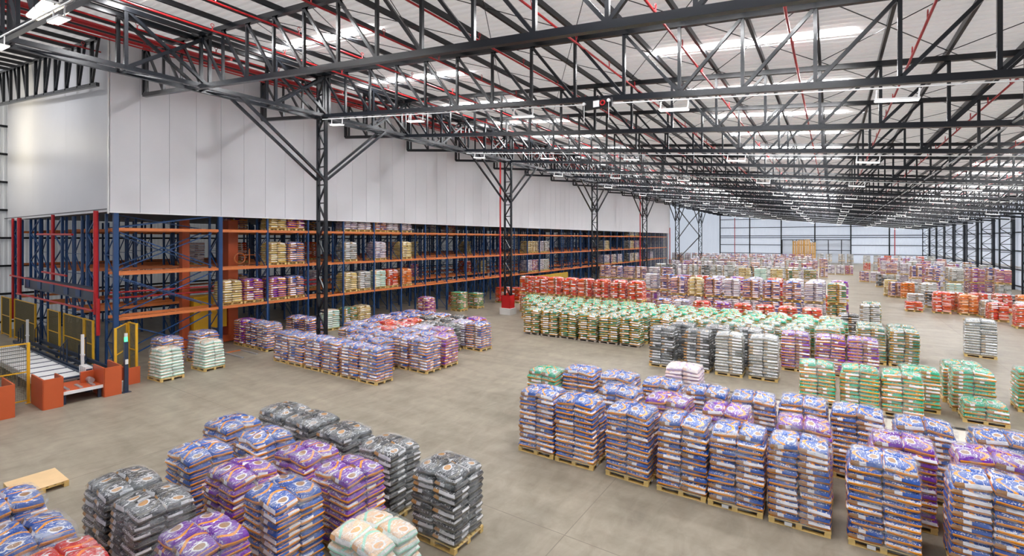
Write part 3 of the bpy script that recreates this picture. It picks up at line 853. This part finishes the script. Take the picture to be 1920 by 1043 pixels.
# pallets
def pallet_base():
    m = MB()
    for y in (-.45, 0, .45): m.box(-.6, y - .05, 0, .6, y + .05, .02)
    for x in (-.55, 0, .55): m.box(x - .06, -.5, .098, x + .06, .5, .12)
    return m
PB = {g: pallet_base().mesh('pallet', mm) for g, mm in (('w', WOOD), ('g', WOODG))}
BLK = {g: MB().box(-.06, -.05, .02, .06, .05, .098).mesh('block', mm) for g, mm in (('w', WOOD), ('g', WOODG))}
SLT = {g: MB().box(-.6, -.05, .122, .6, .05, .142).mesh('slat', mm) for g, mm in (('w', WOOD), ('g', WOODG))}
def pallet_full():
    m = pallet_base()
    for x in (-.54, 0, .54):
        for y in (-.45, 0, .45): m.box(x - .06, y - .05, .02, x + .06, y + .05, .098)
    for i in range(7): y = -.45 + .15 * i; m.box(-.6, y - .05, .122, .6, y + .05, .142)
    return m
PF = {g: pallet_full().mesh('pallet', mm) for g, mm in (('w', WOOD), ('g', WOODG))}
def add_pallet(t, wood, detailed):
    if not detailed: return link('pallet', PF[wood], t)
    p = link('pallet', PB[wood], t)
    for x in (-.54, 0, .54):
        for y in (-.45, 0, .45): link('block', BLK[wood], p, (x, y, 0))
    for i in range(7): link('slat', SLT[wood], p, (0, -.45 + .15 * i, 0))
    return p
NSTACK = 0
USED = {}
REQ = []
def stack(*a, **k): REQ.append((a, k))
def build_stack(kind, x, y, label, group, n=12, z0=0.0, wood='w', wrap=True, rz=None, taper=0.02, far=False, scale=None):
    global NSTACK
    n = max(4, round(n * .128 / LH))
    NSTACK += 1
    rs = random.Random(NSTACK * 31 + 5)
    rz = rs.uniform(-.04, .04) if rz is None else rz
    c = USED.get(label, 0); USED[label] = c + 1
    if len(label.split()) > 16: print('LONG', label)
    t = thing('pallet_load', (x, y, z0), label, 'pallet load', group, rz)
    if t.name[-3:] in ('204','207','219','235','037','039'): print(t.name, label, x, y, z0)
    if scale: t.scale = scale
    d = depth(x, y)
    near = d < 27 and not far
    add_pallet(t, wood, d < 17 and not far)
    if near:
        bm_ = bag_meshes(kind)
        for (bx, by, bz, brz, brx, topl, var, sc, rr) in arrangement(n, NSTACK, taper):
            o = bpy.data.objects.new('bag', bm_[3 + var % 2] if topl else bm_[var]); COL.objects.link(o)
            o.parent = t; o.location = (bx, by, bz); o.rotation_euler = (brx[0], brx[1], brz)
            o.scale = (sc, sc, 1)
        if wrap: link('stretch_wrap', wrap_mesh(n, NSTACK % 3), t)
        if 'front row, near right' in label:
            if NSTACK % 3 == 0: tag(MB().box(-.28, -.512, .03, -.13, -.506, .11).obj('paper_tag', WHITEP, t), 'white paper tag on the pallet edge')
            else: tag(MB().box(.602, -.25, .03, .608, -.12, .11).obj('paper_tag', WHITEP, t), 'white paper tag on the pallet edge')
    else:
        o = link('bag_pile', pile_mesh(kind, n, NSTACK % 2), t); o['kind'] = 'stuff'
        if wrap and d < 29: link('stretch_wrap', wrap_mesh(n, NSTACK % 3), t)
    return t

def block(rows_, area, group, n=12, wood='w', wrap=True, **kw):
    """rows_: list of (row phrase, y, [(kind, x[, n[, dy]])])"""
    for phrase, y, items in rows_:
        for i, it in enumerate(items):
            kd, x = it[0], it[1]
            nn = it[2] if len(it) > 2 else n
            dy = it[3] if len(it) > 3 else 0
            side = '%s from left' % ordw(i)
            stack(kd, x, y + dy, '%s bag stack, %s, %s, %s' % (KINDS[kd][0], side, phrase, area), group, nn, wood=wood, wrap=wrap, **kw)

# --- near left block
block([('nearest row', 2.35, [('B', -13.1, 11), ('B', -11.35, 11), ('R', -9.95, 11), ('B', -8.6, 11, .25)]),
       ('second row', 3.9, [('K', -12.15), ('K', -10.8), ('P', -8.85)]),
       ('third row', 5.5, [('B', -12.45), ('P', -10.6), ('B', -9.05), ('M', -6.5, 11, .1)]),
       ('fourth row', 6.8, [('B', -13.6), ('B', -12.05), ('P', -10.3), ('P', -8.75)]),
       ('rear row', 8.12, [('K', -13.35), ('K', -12.05), ('K', -10.55), ('K', -8.95), ('K', -7.07)])],
      'near left group', 'bag stacks in the near left group', 11)
# --- near right block
block([('front row', 13.05, [('B', -7.46), ('B', -6.19), ('B', -4.6), ('B', -3.2), ('B', -1.95), ('B', -.62), ('B', .9), ('B', 2.55), ('B', 3.95)]),
       ('second row', 14.5, [('B', -5.5), ('P', -4.0), ('P', -2.4), ('P', -.6), ('P', 1.35), ('P', 2.85)]),
       ('third row', 16.05, [('G', -8.75, 12, -.4), ('B', -7.55), ('B', -6.1), ('B', -4.6), ('B', -3.25), ('B', -1.95), ('B', -.7, 13, .4), ('B', .6, 13, .3), ('B', 1.95), ('B', 3.4), ('B', 4.8)]),
       ('rearmost spot', 18.5, [('L', -4.55)])],
      'near right group', 'bag stacks in the near right group', 13)
# --- green row
block([('front row', 23.0, [('G', -.5), ('G', .9), ('G', 2.15), ('G', 4.5, 4, .7)]),
       ('second row', 24.2, [('G', 2.75), ('G', 4.4, 11, .75), ('G', 6.45, 11, 2.0)]),
       ('third row', 26.1, [('G', 4.3)])],
      'green group on the right', 'green bag stacks on the right', 11)
# --- mint and blue stacks beside the conveyor
for (kd, x, y, nn, lab) in (('M', -26.0, 9.95, 10, 'white and mint bag stack nearest the yellow fence'), ('M', -26.25, 11.9, 10, 'white and mint bag stack by the blue corner post'),
                        ('B', -27.9, 10.7, 11, 'blue bag stack behind the nearest white and mint stack'), ('B', -28.2, 12.5, 11, 'blue bag stack behind the farther white and mint stack')):
    stack(kd, x, y, lab, 'bag stacks beside the conveyor', nn, taper=.16 if kd == 'M' else .02, rz=.08)
# --- group in front of the racking at mid left
XS = [-24.3, -23.0, -21.6, -20.15, -18.75, -17.45]
rowsML = [('front row', 15.05, 'BBBBBB'), ('second row', 16.35, 'BB.BB.'), ('third row', 17.65, 'BBBBBB'), ('fourth row', 18.95, 'BBRBBP'),
          ('fifth row', 20.25, 'BRRWP.'), ('sixth row', 21.55, 'BBRKK.'), ('seventh row', 22.85, 'BBKKWB'), ('rear row', 24.15, 'BBBKP.')]
for ph, y, s in rowsML:
    it = [(kd, XS[i] + random.uniform(-.04, .04) + (.0 if y > 21 else .6 if y > 17 else 0)) for i, kd in enumerate(s) if kd != '.' and not (i == 0 and 15.5 < y < 18) and not (i == 1 and 15.5 < y < 17.5)]
    block([(ph, y, it)], 'block by the near column', 'bag stacks in the block by the near column', 11)
block([('front row', 15.95, [('P', -31.2 + .9), ('B', -29.0), ('B', -27.75)]), ('rear row', 18.4, [('B', -29.9 + 1.2), ('B', -27.35)])],
      'foot of the racking', 'bag stacks at the foot of the racking', 11)
block([('single row', 33.2, [('P', -28.1, 12, -3.6), ('G', -28.4, 12, 1.0), ('G', -28.2, 10, 3.2), ('R', -28.4, 11, 8), ('R', -27.0, 11, 8.6), ('K', -28.4, 11, 12.5), ('S', -27.1, 11, 13.4)])],
      'along the racking foot', 'bag stacks along the racking foot', 12)
# --- big middle block
def rowx(x0, x1, step): 
    out = []; x = x0
    while x <= x1 + 1e-6: out.append(x); x += step
    return out
R_ = random.Random(99)
def pick(s): return R_.choice(s)
def row(phrase, y, xs, kinds, area, group, n=12, tiers=1, wood='w', jig=.05):
    for i, x in enumerate(xs):
        kd = kinds[i % len(kinds)] if isinstance(kinds, list) else pick(kinds)
        dy = R_.uniform(-jig, jig)
        for tier in range(tiers):
            tl = '' if tiers == 1 else ('upper ' if tier else 'lower ')
            kk_ = kd if tier or R_.random() < .7 else pick(''.join(kinds))
            stack(kk_, x, y + dy, '%s%s stack, %s from left, %s, %s' % (tl, KINDS[kk_][0], ordw(i), phrase, area), group, n, z0=tier * (.144 + LH * round(n * .128 / LH) + .075), wood=wood)
row('front row', 28.75, rowx(-17.15, -9.0, 1.39), 'D', 'gold and green block', 'gold and green block', 12, wood='g')
row('second row', 30.1, rowx(-17.1, -.8, 1.39), 'D', 'gold and green block', 'gold and green block', 12)
row('third row', 31.5, rowx(-18.4, -.1, 1.40), 'DDGDG', 'gold and green block', 'gold and green block', 12)
row('fourth row', 32.9, rowx(-19.6, .2, 1.40), 'G', 'gold and green block', 'gold and green block', 12)
row('fifth row', 34.3, rowx(-20.8, .2, 1.40), 'GGGG', 'gold and green block', 'gold and green block', 12)
row('rear row', 35.6, rowx(-21.4, .0, 1.42), 'GGD', 'gold and green block', 'gold and green block', 12)
block([('front row', 25.3, [('K', -7.25, 14, -.15), ('K', -5.55), ('S', -4.1), ('S', -2.65, 14, .1)]),
       ('second row', 27.0, [('K', -6.6, 14, -.3), ('K', -5.0), ('K', -3.5)])],
      'black bag group', 'bag stacks in the black bag group', 14)
block([('front row', 28.0, [('P', -1.5), ('P', -.1), ('P', 1.2)])], 'purple bag group', 'bag stacks in the purple bag group', 13)
block([('front row', 31.9, [('D', 1.75), ('D', 3.05)]), ('second row', 33.3, [('D', 1.75), ('D', 3.1)])], 'gold group by the aisle', 'gold stacks by the aisle', 13)
block([('single row', 39.0, [('K', .9, 11), ('S', 2.3, 12, 5.0), ('D', 2.5, 12, 6.8)])], 'right edge of middle block', 'stacks at the right edge of the middle block', 12)
row('red row', 37.3, rowx(-22.9, -12.5, 1.44), 'R', 'double-stacked', 'double-stacked red row', 11, 2)
row('low row', 39.4, rowx(-11.3, .2, 1.45), ['B', 'W', 'R', 'P', 'R', 'R', 'W', 'R', 'L'], 'before the tall blue row', 'low row before the tall blue row', 12)
row('tall row', 43.9, rowx(-11.3, .6, 1.45), ['B', 'Y', 'B', 'W', 'B', 'B', 'B', 'W', 'D'], 'middle of the hall', 'tall row in the middle of the hall', 11, 2)
row('second tall row', 46.5, rowx(-14.5, .6, 1.5), 'BWRPW', 'middle of the hall', 'second tall row in the middle', 11, 2)
row('low row', 51.5, rowx(-15.0, .3, 1.5), 'WRBW', 'behind the tall rows', 'low row behind the tall rows', 11, 1)
row('tall row', 57.8, rowx(-24.0, -16.0, 1.55), ['B', 'B', 'B', 'B', 'W'], 'before the far racking', 'tall row before the far racking', 11, 2)
row('green and white row', 61.5, rowx(-8.4, -1.5, 1.6), 'DYM', 'past the middle', 'green and white row past the middle', 11, 2)
row('grey row', 66.4, rowx(-19.5, -2.0, 1.42), 'SSWKS', 'past the middle', 'grey row past the middle', 11, 2)
for q, (y, xa, xb) in enumerate(((78, -20.5, -1.5), (88, -20, -1.0), (98, -22, -1), (110, -28, -3), (124, -33, -4))):
    row('%s far row' % ORD[q], y, rowx(xa, xb, 1.6), 'WBPWSB', 'toward the far wall', 'far rows left of the aisle', 11, 2, jig=.3)
# --- right side
stack('S', 6.85, 36.75, 'large silver and black bag stack standing alone right of the aisle', 'lone stack', 14, rz=-.12, scale=(1.08, 1.08, 1.02))
block([('front row', 56.5, [('R', 6.15, 5), ('R', 8.05, 13), ('O', 9.75, 12), ('S', 10.9, 10, -1.2)]),
       ('near step', 53.4, [('R', 10.95, 10), ('S', 12.6, 11, .4)]),
       ('nearest spot', 50.1, [('R', 11.75, 12), ('R', 13.3, 12, 2.0)]),
       ('second row', 58.6, [('S', 6.5, 10), ('R', 9.2), ('R', 10.8), ('R', 12.3), ('O', 13.8), ('R', 15.3), ('R', 16.6)]),
       ('third row', 60.6, [('K', 8.0, 11), ('S', 9.6, 11), ('S', 11.4, 11), ('K', 13.0, 11), ('S', 14.8, 11)])],
      'red group on the right', 'red stacks on the right', 12)
block([('front row', 68.3, [('O', 6.9, 12), ('S', 8.4), ('B', 5.9, 12, .9), ('Y', 5.6, 13, 2.4)]), ('second row', 70.2, [('S', 7.4), ('S', 9.0), ('M', 11.0)])],
      'before the tall wall-side rows', 'stacks before the tall wall-side rows', 12)
row('front row', 73.4, [9.6, 11.7, 13.4, 15.5], ['B', 'S', 'P', 'P'], 'tall rows by right wall', 'tall rows by the right wall', 11, 2)
row('second row', 77.5, rowx(8.6, 16.5, 1.7), 'WBSW', 'tall rows by right wall', 'tall rows by the right wall', 11, 2)
row('third row', 85.5, rowx(6.9, 16.6, 1.6), 'PWSB', 'tall rows by right wall', 'tall rows by the right wall', 11, 2)
row('fourth row', 95, rowx(6.9, 16.6, 1.6), 'PWSB', 'tall rows by right wall', 'tall rows by the right wall', 11, 2)
row('fifth row', 108, rowx(7.4, 16.6, 1.6), 'SPWS', 'tall rows by right wall', 'tall rows by the right wall', 11, 2)
row('rear row', 124, rowx(6.0, 16.6, 1.7), 'RSWS', 'tall rows by right wall', 'tall rows by the right wall', 11, 2)
row('short row', 91.5, [4.1, 5.5], ['B', 'W'], 'far end of the aisle', 'short row at the aisle end', 11, 1)
row('step row', 83.0, [5.6, 7.0], ['K', 'S'], 'right of the far aisle', 'step row right of the far aisle', 12, 1)
row('cross row', 108.0, [-.2, 1.2, 2.6], ['W', 'P', 'P'], 'far end of the aisle', 'cross row at the aisle end', 12, 1)
row('last row', 132.0, [-2.2, -.6, 1.8, 3.4], ['S', 'S', 'S', 'S'], 'by the far doors', 'grey stacks by the far doors', 11, 2)

# empty pallet and a plywood topped one
def empty_pallet(x, y, rz, label, ply=False):
    t = thing('wooden_pallet', (x, y, 0), label, 'pallet', None, rz)
    add_pallet(t, 'w', True)
    if ply: MB().box(-.60, -.50, .143, .60, .50, .157).obj('plywood_sheet', PLY, t)
    return t
empty_pallet(-17.4, 3.7, 0, 'empty wooden pallet with a smooth pale top on the floor at left', True)
empty_pallet(9.5, 52.2, .2, 'grey wooden pallet on the floor before the red stacks', False)

# --- loads on the front rack
def bay_y(i, slot): return FR_Y[1 + i] + .05 + .72 + slot * 1.30
loads = {3: [('Y', 1, 0), ('P', 1, 1), ('W', 3, 0), ('W', 3, 1), ('B', 4, 0), ('W', 4, 1), ('W', 5, 0)],
         2: [('Y', 1, 0), ('B', 1, 1), ('S', 3, 0), ('W', 4, 0), ('Y', 5, 0)],
         1: [('Y', 0, 0), ('P', 0, 1), ('P', 1, 0), ('B', 1, 1), ('Y', 3, 0), ('S', 3, 1), ('M', 4, 0), ('R', 4, 1), ('O', 5, 0)],
         0: [('M', 2, 1), ('D', 3, 0), ('Y', 3, 1), ('R', 7, 1)]}
for lv, L_ in ((1, 12), (1, 13), (2, 12), (2, 13), (1, 20), (1, 21), (1, 22), (1, 24), (2, 24), (3, 24), (3, 25), (2, 25), (1, 25), (2, 20), (1, 28)):
    for s_ in (0, 1): loads[lv].append((R_.choice('WWSPY'), L_, s_))
lvn = {0: 'floor level', 1: 'first shelf', 2: 'second shelf', 3: 'third shelf'}
for lv, lst in loads.items():
    for kd, b_, s_ in lst:
        z0 = 0 if lv == 0 else LV[lv - 1] + .078
        nn = 9 if lv == 3 else 10
        if lv == 3: nn = 6
        stack(kd, -30.25, bay_y(b_, s_), '%s bags on %s, %s bay from corner, %s place' % (KINDS[kd][0], lvn[lv], ordw(b_ + 1), ('left', 'right')[s_]), 'bag stacks in the front rack', nn, z0=z0, far=True, rz=PI / 2)
# loads in the racks behind
for r, rx in ((1, -35.0),):
    for lv in (1, 2, 3):
        for b_ in range(0, 12):
            if R_.random() < .45:
                stack(R_.choice('BPYWKR'), rx, bay_y(b_, 0), 'bag stack in the second rack, %s, %s bay' % (lvn[lv], ordw(b_)), 'bag stacks in the second rack', 10 if lv < 3 else 6, z0=LV[lv - 1] + .078, far=True, wrap=False, rz=PI / 2)

# ------------------------------------------------------------------ build the loads: the 295 nearest one by one, the rest joined
REQ.sort(key=lambda q: depth(q[0][1], q[0][2]) + (1000 if q[1].get('wrap') is False else 0))
for a, k in REQ[:295]: build_stack(*a, **k)
FV, FP, FF, FR, FM, kidx = [], [], [], [], [], {}
pv, pf = [], []
for qi, (a, k) in enumerate(REQ[295:]):
    kd, x, y = a[:3]; n = round((a[5] if len(a) > 5 else 12) * .128 / LH)
    z0 = k.get('z0', 0); rz = k.get('rz') or 0.0
    c0, s0 = math.cos(rz), math.sin(rz)
    kidx.setdefault(kd, len(kidx))
    for (bx, by, bz, brz, brx, topl, var, sc, rr) in arrangement(n, qi * 7, .03):
        bv, bp, bf = bag_geo(3, 3, var, .615, .515, LH * (1.6 if topl else 1.14))
        o = len(FV); c, s = math.cos(brz + rz), math.sin(brz + rz)
        px, py = x + bx * c0 - by * s0, y + bx * s0 + by * c0
        FV += [((p * c - q * s) + px, (p * s + q * c) + py, r_ + bz + z0) for p, q, r_ in bv]
        FP += bp; FF += [tuple(i + o for i in f) for f in bf]; FR += [rr] * len(bv); FM += [kidx[kd]] * len(bf)
    pm_ = pallet_full(); o = len(pv)
    pv += [(x + p * c0 - q * s0, y + p * s0 + q * c0, r_ + z0) for p, q, r_ in pm_.v]; pf += [tuple(i + o for i in f) for f in pm_.f]
me = finish_mesh('distant_pallet_loads', FV, FP, FF, KINDS[list(kidx)[0]][1], FR)
for kd in list(kidx)[1:]: me.materials.append(KINDS[kd][1])
me.polygons.foreach_set('material_index', FM)
dd = tag(link('distant_pallet_loads', me), 'distant rows of mixed bag stacks toward the far wall', 'pallet loads', kind='stuff')
me = bpy.data.meshes.new('pallets'); me.from_pydata(pv, [], pf); me.materials.append(WOOD)
o = link('pallets', me, dd); o['kind'] = 'stuff'

# ------------------------------------------------------------------ conveyor corner
def guard(name, pts, h, label, th=.05, inner=None):
    t = thing(name, (pts[0][0], pts[0][1], 0), label, 'guard')
    x0, y0 = pts[0]
    for a, b in zip(pts, pts[1:]):
        MB().beam((a[0] - x0, a[1] - y0, h / 2), (b[0] - x0, b[1] - y0, h / 2), th, h).obj('plate', ORANGE2, t)
    return t
guard('machine_guard', [(-26.5, 5.5), (-24.95, 5.5), (-24.95, 6.05), (-25.9, 6.05)], 1.15, 'orange folded steel guard left of the conveyor mouth')
g2 = guard('machine_guard', [(-26.2, 7.35), (-24.95, 7.35), (-24.95, 7.9), (-26.6, 7.95)], 1.2, 'orange folded steel guard right of the conveyor mouth')
guard('machine_guard', [(-26.6, 4.7), (-24.9, 4.7), (-24.9, 3.6), (-26.6, 3.6)], 1.2, 'orange steel guard at the left edge of the photo')
guard('machine_guard', [(-27.2, 8.5), (-26.2, 8.5), (-26.2, 9.0)], .75, 'low orange plate at the foot of the yellow fence')
t = thing('infeed_table', (-25.8, 6.7, 0), 'low orange infeed table between the two orange guards', 'conveyor')
MB().box(-1.0, -.62, .42, .75, .62, .50).obj('bed', ORANGE2, t)
MB().box(.72, -.62, .40, .78, .62, .52).obj('front_lip', WHITEP, t)
for y in (-.4, 0, .4): MB().box(-.2, y - .05, .5, .5, y + .05, .54).obj('chain_track', GALV, t)
for x in (-.9, .6):
    for y in (-.55, .55): MB().box(x - .05, y - .05, 0, x + .05, y + .05, .42).obj('leg', NAVY, t)
MB().tube((-.3, .45, .62), (.05, .45, .62), .11, 14).obj('motor', GALV, t)
MB().box(-.45, .2, .5, -.3, .75, .95).obj('motor_bracket', ORANGE2, t)
# roller conveyor
t = thing('roller_conveyor', (-27.0, 6.5, 0), 'long white roller conveyor running back from the infeed table', 'conveyor')
for i in range(60): MB().tube((-i * .18, -.7, .62), (-i * .18, .7, .62), .045, 8).obj('roller', WHITEP if i % 6 else NAVY, t)
for y in (-.74, .74): MB().box(-11.0, y - .03, .5, .1, y + .03, .72).obj('side_rail', NAVY if y > 0 else GALV, t)
MB().box(-11, -.7, .50, 0, .7, .55).obj('drip_tray', GALV, t)
for x in (-.5, -3, -5.5, -8, -10.5):
    for y in (-.7, .7): MB().box(x - .05, y - .05, 0, x + .05, y + .05, .5).obj('leg', NAVY, t)
t = thing('roller_conveyor', (-27.5, 9.0 - .1, 0), 'dark navy chain conveyor entering the rack store', 'conveyor')
t.location = (-30.5, 7.9, 0)
for y in (-.45, 0, .45): MB().box(-9, y - .05, .5, 2.8, y + .05, .66).obj('side_rail', NAVY, t)
for x in (-8, -5, -2, 1, 2.6):
    MB().box(x - .05, -.5, 0, x + .05, -.4, .5).box(x - .05, .4, 0, x + .05, .5, .5).obj('leg', NAVY, t)
    MB().box(x - .06, -.5, .40, x + .06, .5, .5).obj('cross_member', GALV, t)
# control boxes on the conveyor
t = thing('drive_unit', (-27.2, 7.25, 0), 'row of white drive covers with black gaps beside the conveyor', 'machine')
for i in range(4):
    MB().box(.0 + i * .22, -.12, .62, .13 + i * .22, .12, 1.05).obj('cover', WHITEP, t)
MB().box(-.02, -.1, .5, .82, .1, .98).obj('housing', NAVY, t); MB().box(0, -.1, 0, .8, .1, .5).obj('stand', NAVY, t)
for (x, y, h, lab) in ((-27.6, 7.35, 2.3, 'slim white sensor post beside the drive covers'), (-36.0, 7.3, 2.2, 'slim white sensor post at the far left of the conveyor')):
    t = thing('sensor_post', (x, y, 0), lab, 'post')
    MB().box(-.05, -.05, 0, .05, .05, h).obj('post', WHITEP, t); MB().box(-.12, -.06, h * .6, .12, .06, h * .6 + .05).obj('bracket', WHITEP, t); MB().box(-.12, -.12, 0, .12, .12, .03).obj('foot', GALV, t)
t = thing('signal_post', (-25.05, 8.1, 0), 'navy post with a green signal light in front of the yellow fence', 'post')
MB().box(-.07, -.07, 0, .07, .07, 2.15).obj('post', NAVY, t); MB().box(-.15, -.15, 0, .15, .15, .02).obj('foot', NAVY, t)
MB().tube((0, 0, 2.15), (0, 0, 2.35), .06, 10).obj('green_lens', GREENL, t)
MB().tube((0, 0, 2.35), (0, 0, 2.5), .06, 10).obj('white_lens', WHITEP, t)
MB().box(.07, -.05, 1.2, .11, .05, 1.4).obj('button_box', WHITEP, t)
MB().box(-.3, -.2, 0.02, -.1, .1, .45).obj('cable_box', WHITEP, t)

def fence(p, q, h, label, posts=2, z0=.12):
    t = thing('safety_fence', (p[0], p[1], 0), label, 'fence', 'yellow mesh fences around the conveyor')
    P_ = Vector((p[0], p[1], 0)); Q = Vector((q[0], q[1], 0)) - P_
    for i in range(posts):
        c = Q * i / (posts - 1)
        MB().box(c.x - .045, c.y - .045, 0, c.x + .045, c.y + .045, h).obj('post', YELLOW, t)
        MB().box(c.x - .09, c.y - .09, 0, c.x + .09, c.y + .09, .015).obj('foot', YELLOW, t)
    for z in (z0, h * .52, h - .03):
        MB().beam((0, 0, z), (Q.x, Q.y, z), .04, .05).obj('rail', YELLOW, t)
    m = MB(); L = Q.length; u = Q / L
    s = .07
    while s < L: m.beam((u.x * s, u.y * s, z0), (u.x * s, u.y * s, h - .05), .010); s += .055
    z = z0
    while z < h - .05: m.beam((0, 0, z), (Q.x, Q.y, z), .010); z += .07
    o = m.obj('wire_mesh', MESHM, t); o['kind'] = 'stuff'
    return t
FN = [((-26.6, 4.45), (-26.6, 5.42), 2.4, 'yellow mesh fence left of the first orange guard'),
      ((-26.55, 8.2), (-27.8, 9.0), 2.55, 'yellow mesh fence beside the signal post, its left leaf'),
      ((-26.9, 9.1), (-27.75, 9.1), 2.6, 'yellow mesh fence beside the signal post, its right leaf'),
      ((-34.8, 8.5), (-31.7, 8.5), 2.5, 'yellow mesh fence before the blue uprights, widest near panel'),
      ((-31.5, 8.5), (-30.4, 8.5), 2.5, 'yellow mesh fence before the blue uprights, narrow panel nearest the rack corner'),
      ((-37.6, 8.5), (-35.6, 8.5), 2.5, 'yellow mesh fence before the blue uprights, third bay'),
      ((-44.8, 8.5), (-40.2, 8.5), 2.6, 'yellow mesh fence before the blue uprights, fourth bay'),
      ((-47.6, 8.4), (-45.4, 8.4), 2.6, 'yellow mesh fence at the left edge, farthest bay')]
for p, q, h, lab in FN: fence(p, q, h, lab)
# little handrail with stairs beside the conveyor
for (x, y, lab) in ((-31.0, 7.9, 'black handrail of the small crossing steps by the conveyor'), (-38.6, 7.9, 'black handrail of the farther crossing steps at left')):
    t = thing('crossing_steps', (x, y, 0), lab, 'steps')
    for s in (-.35, .35):
        MB().tube((-.5, s, .2), (-.5, s, 1.2), .025, 6).obj('baluster', NAVY, t); MB().tube((.5, s, .6), (.5, s, 1.7), .025, 6).obj('baluster', NAVY, t); MB().tube((0, s, .4), (0, s, 1.45), .025, 6).obj('baluster', NAVY, t)
        MB().tube((-.5, s, 1.2), (.5, s, 1.7), .025, 6).obj('handrail', NAVY, t); MB().beam((-.6, s, 0), (.5, s, .66), .04, .1).obj('stringer', NAVY, t)
        MB().box(.45, s - .03, 0, .55, s + .03, .62).obj('leg', NAVY, t)
    for i in range(3): MB().box(-.5 + i * .33, -.35, .1 + .2 * i, -.25 + i * .33, .35, .13 + .2 * i).obj('tread', GALV, t)
# rails on the floor in the first rack bay
t = thing('floor_track', (-28.9, 13.9, 0), 'pale steel floor track poking out by the blue corner post', 'track')
MB().box(0, 0, 0, 2.0, .12, .05).obj('rail', GALV, t); MB().box(0, .9, 0, 1.8, 1.02, .05).obj('rail', GALV, t); MB().box(0, .12, .0, .1, .9, .05).obj('cross_bar', ORANGE, t)
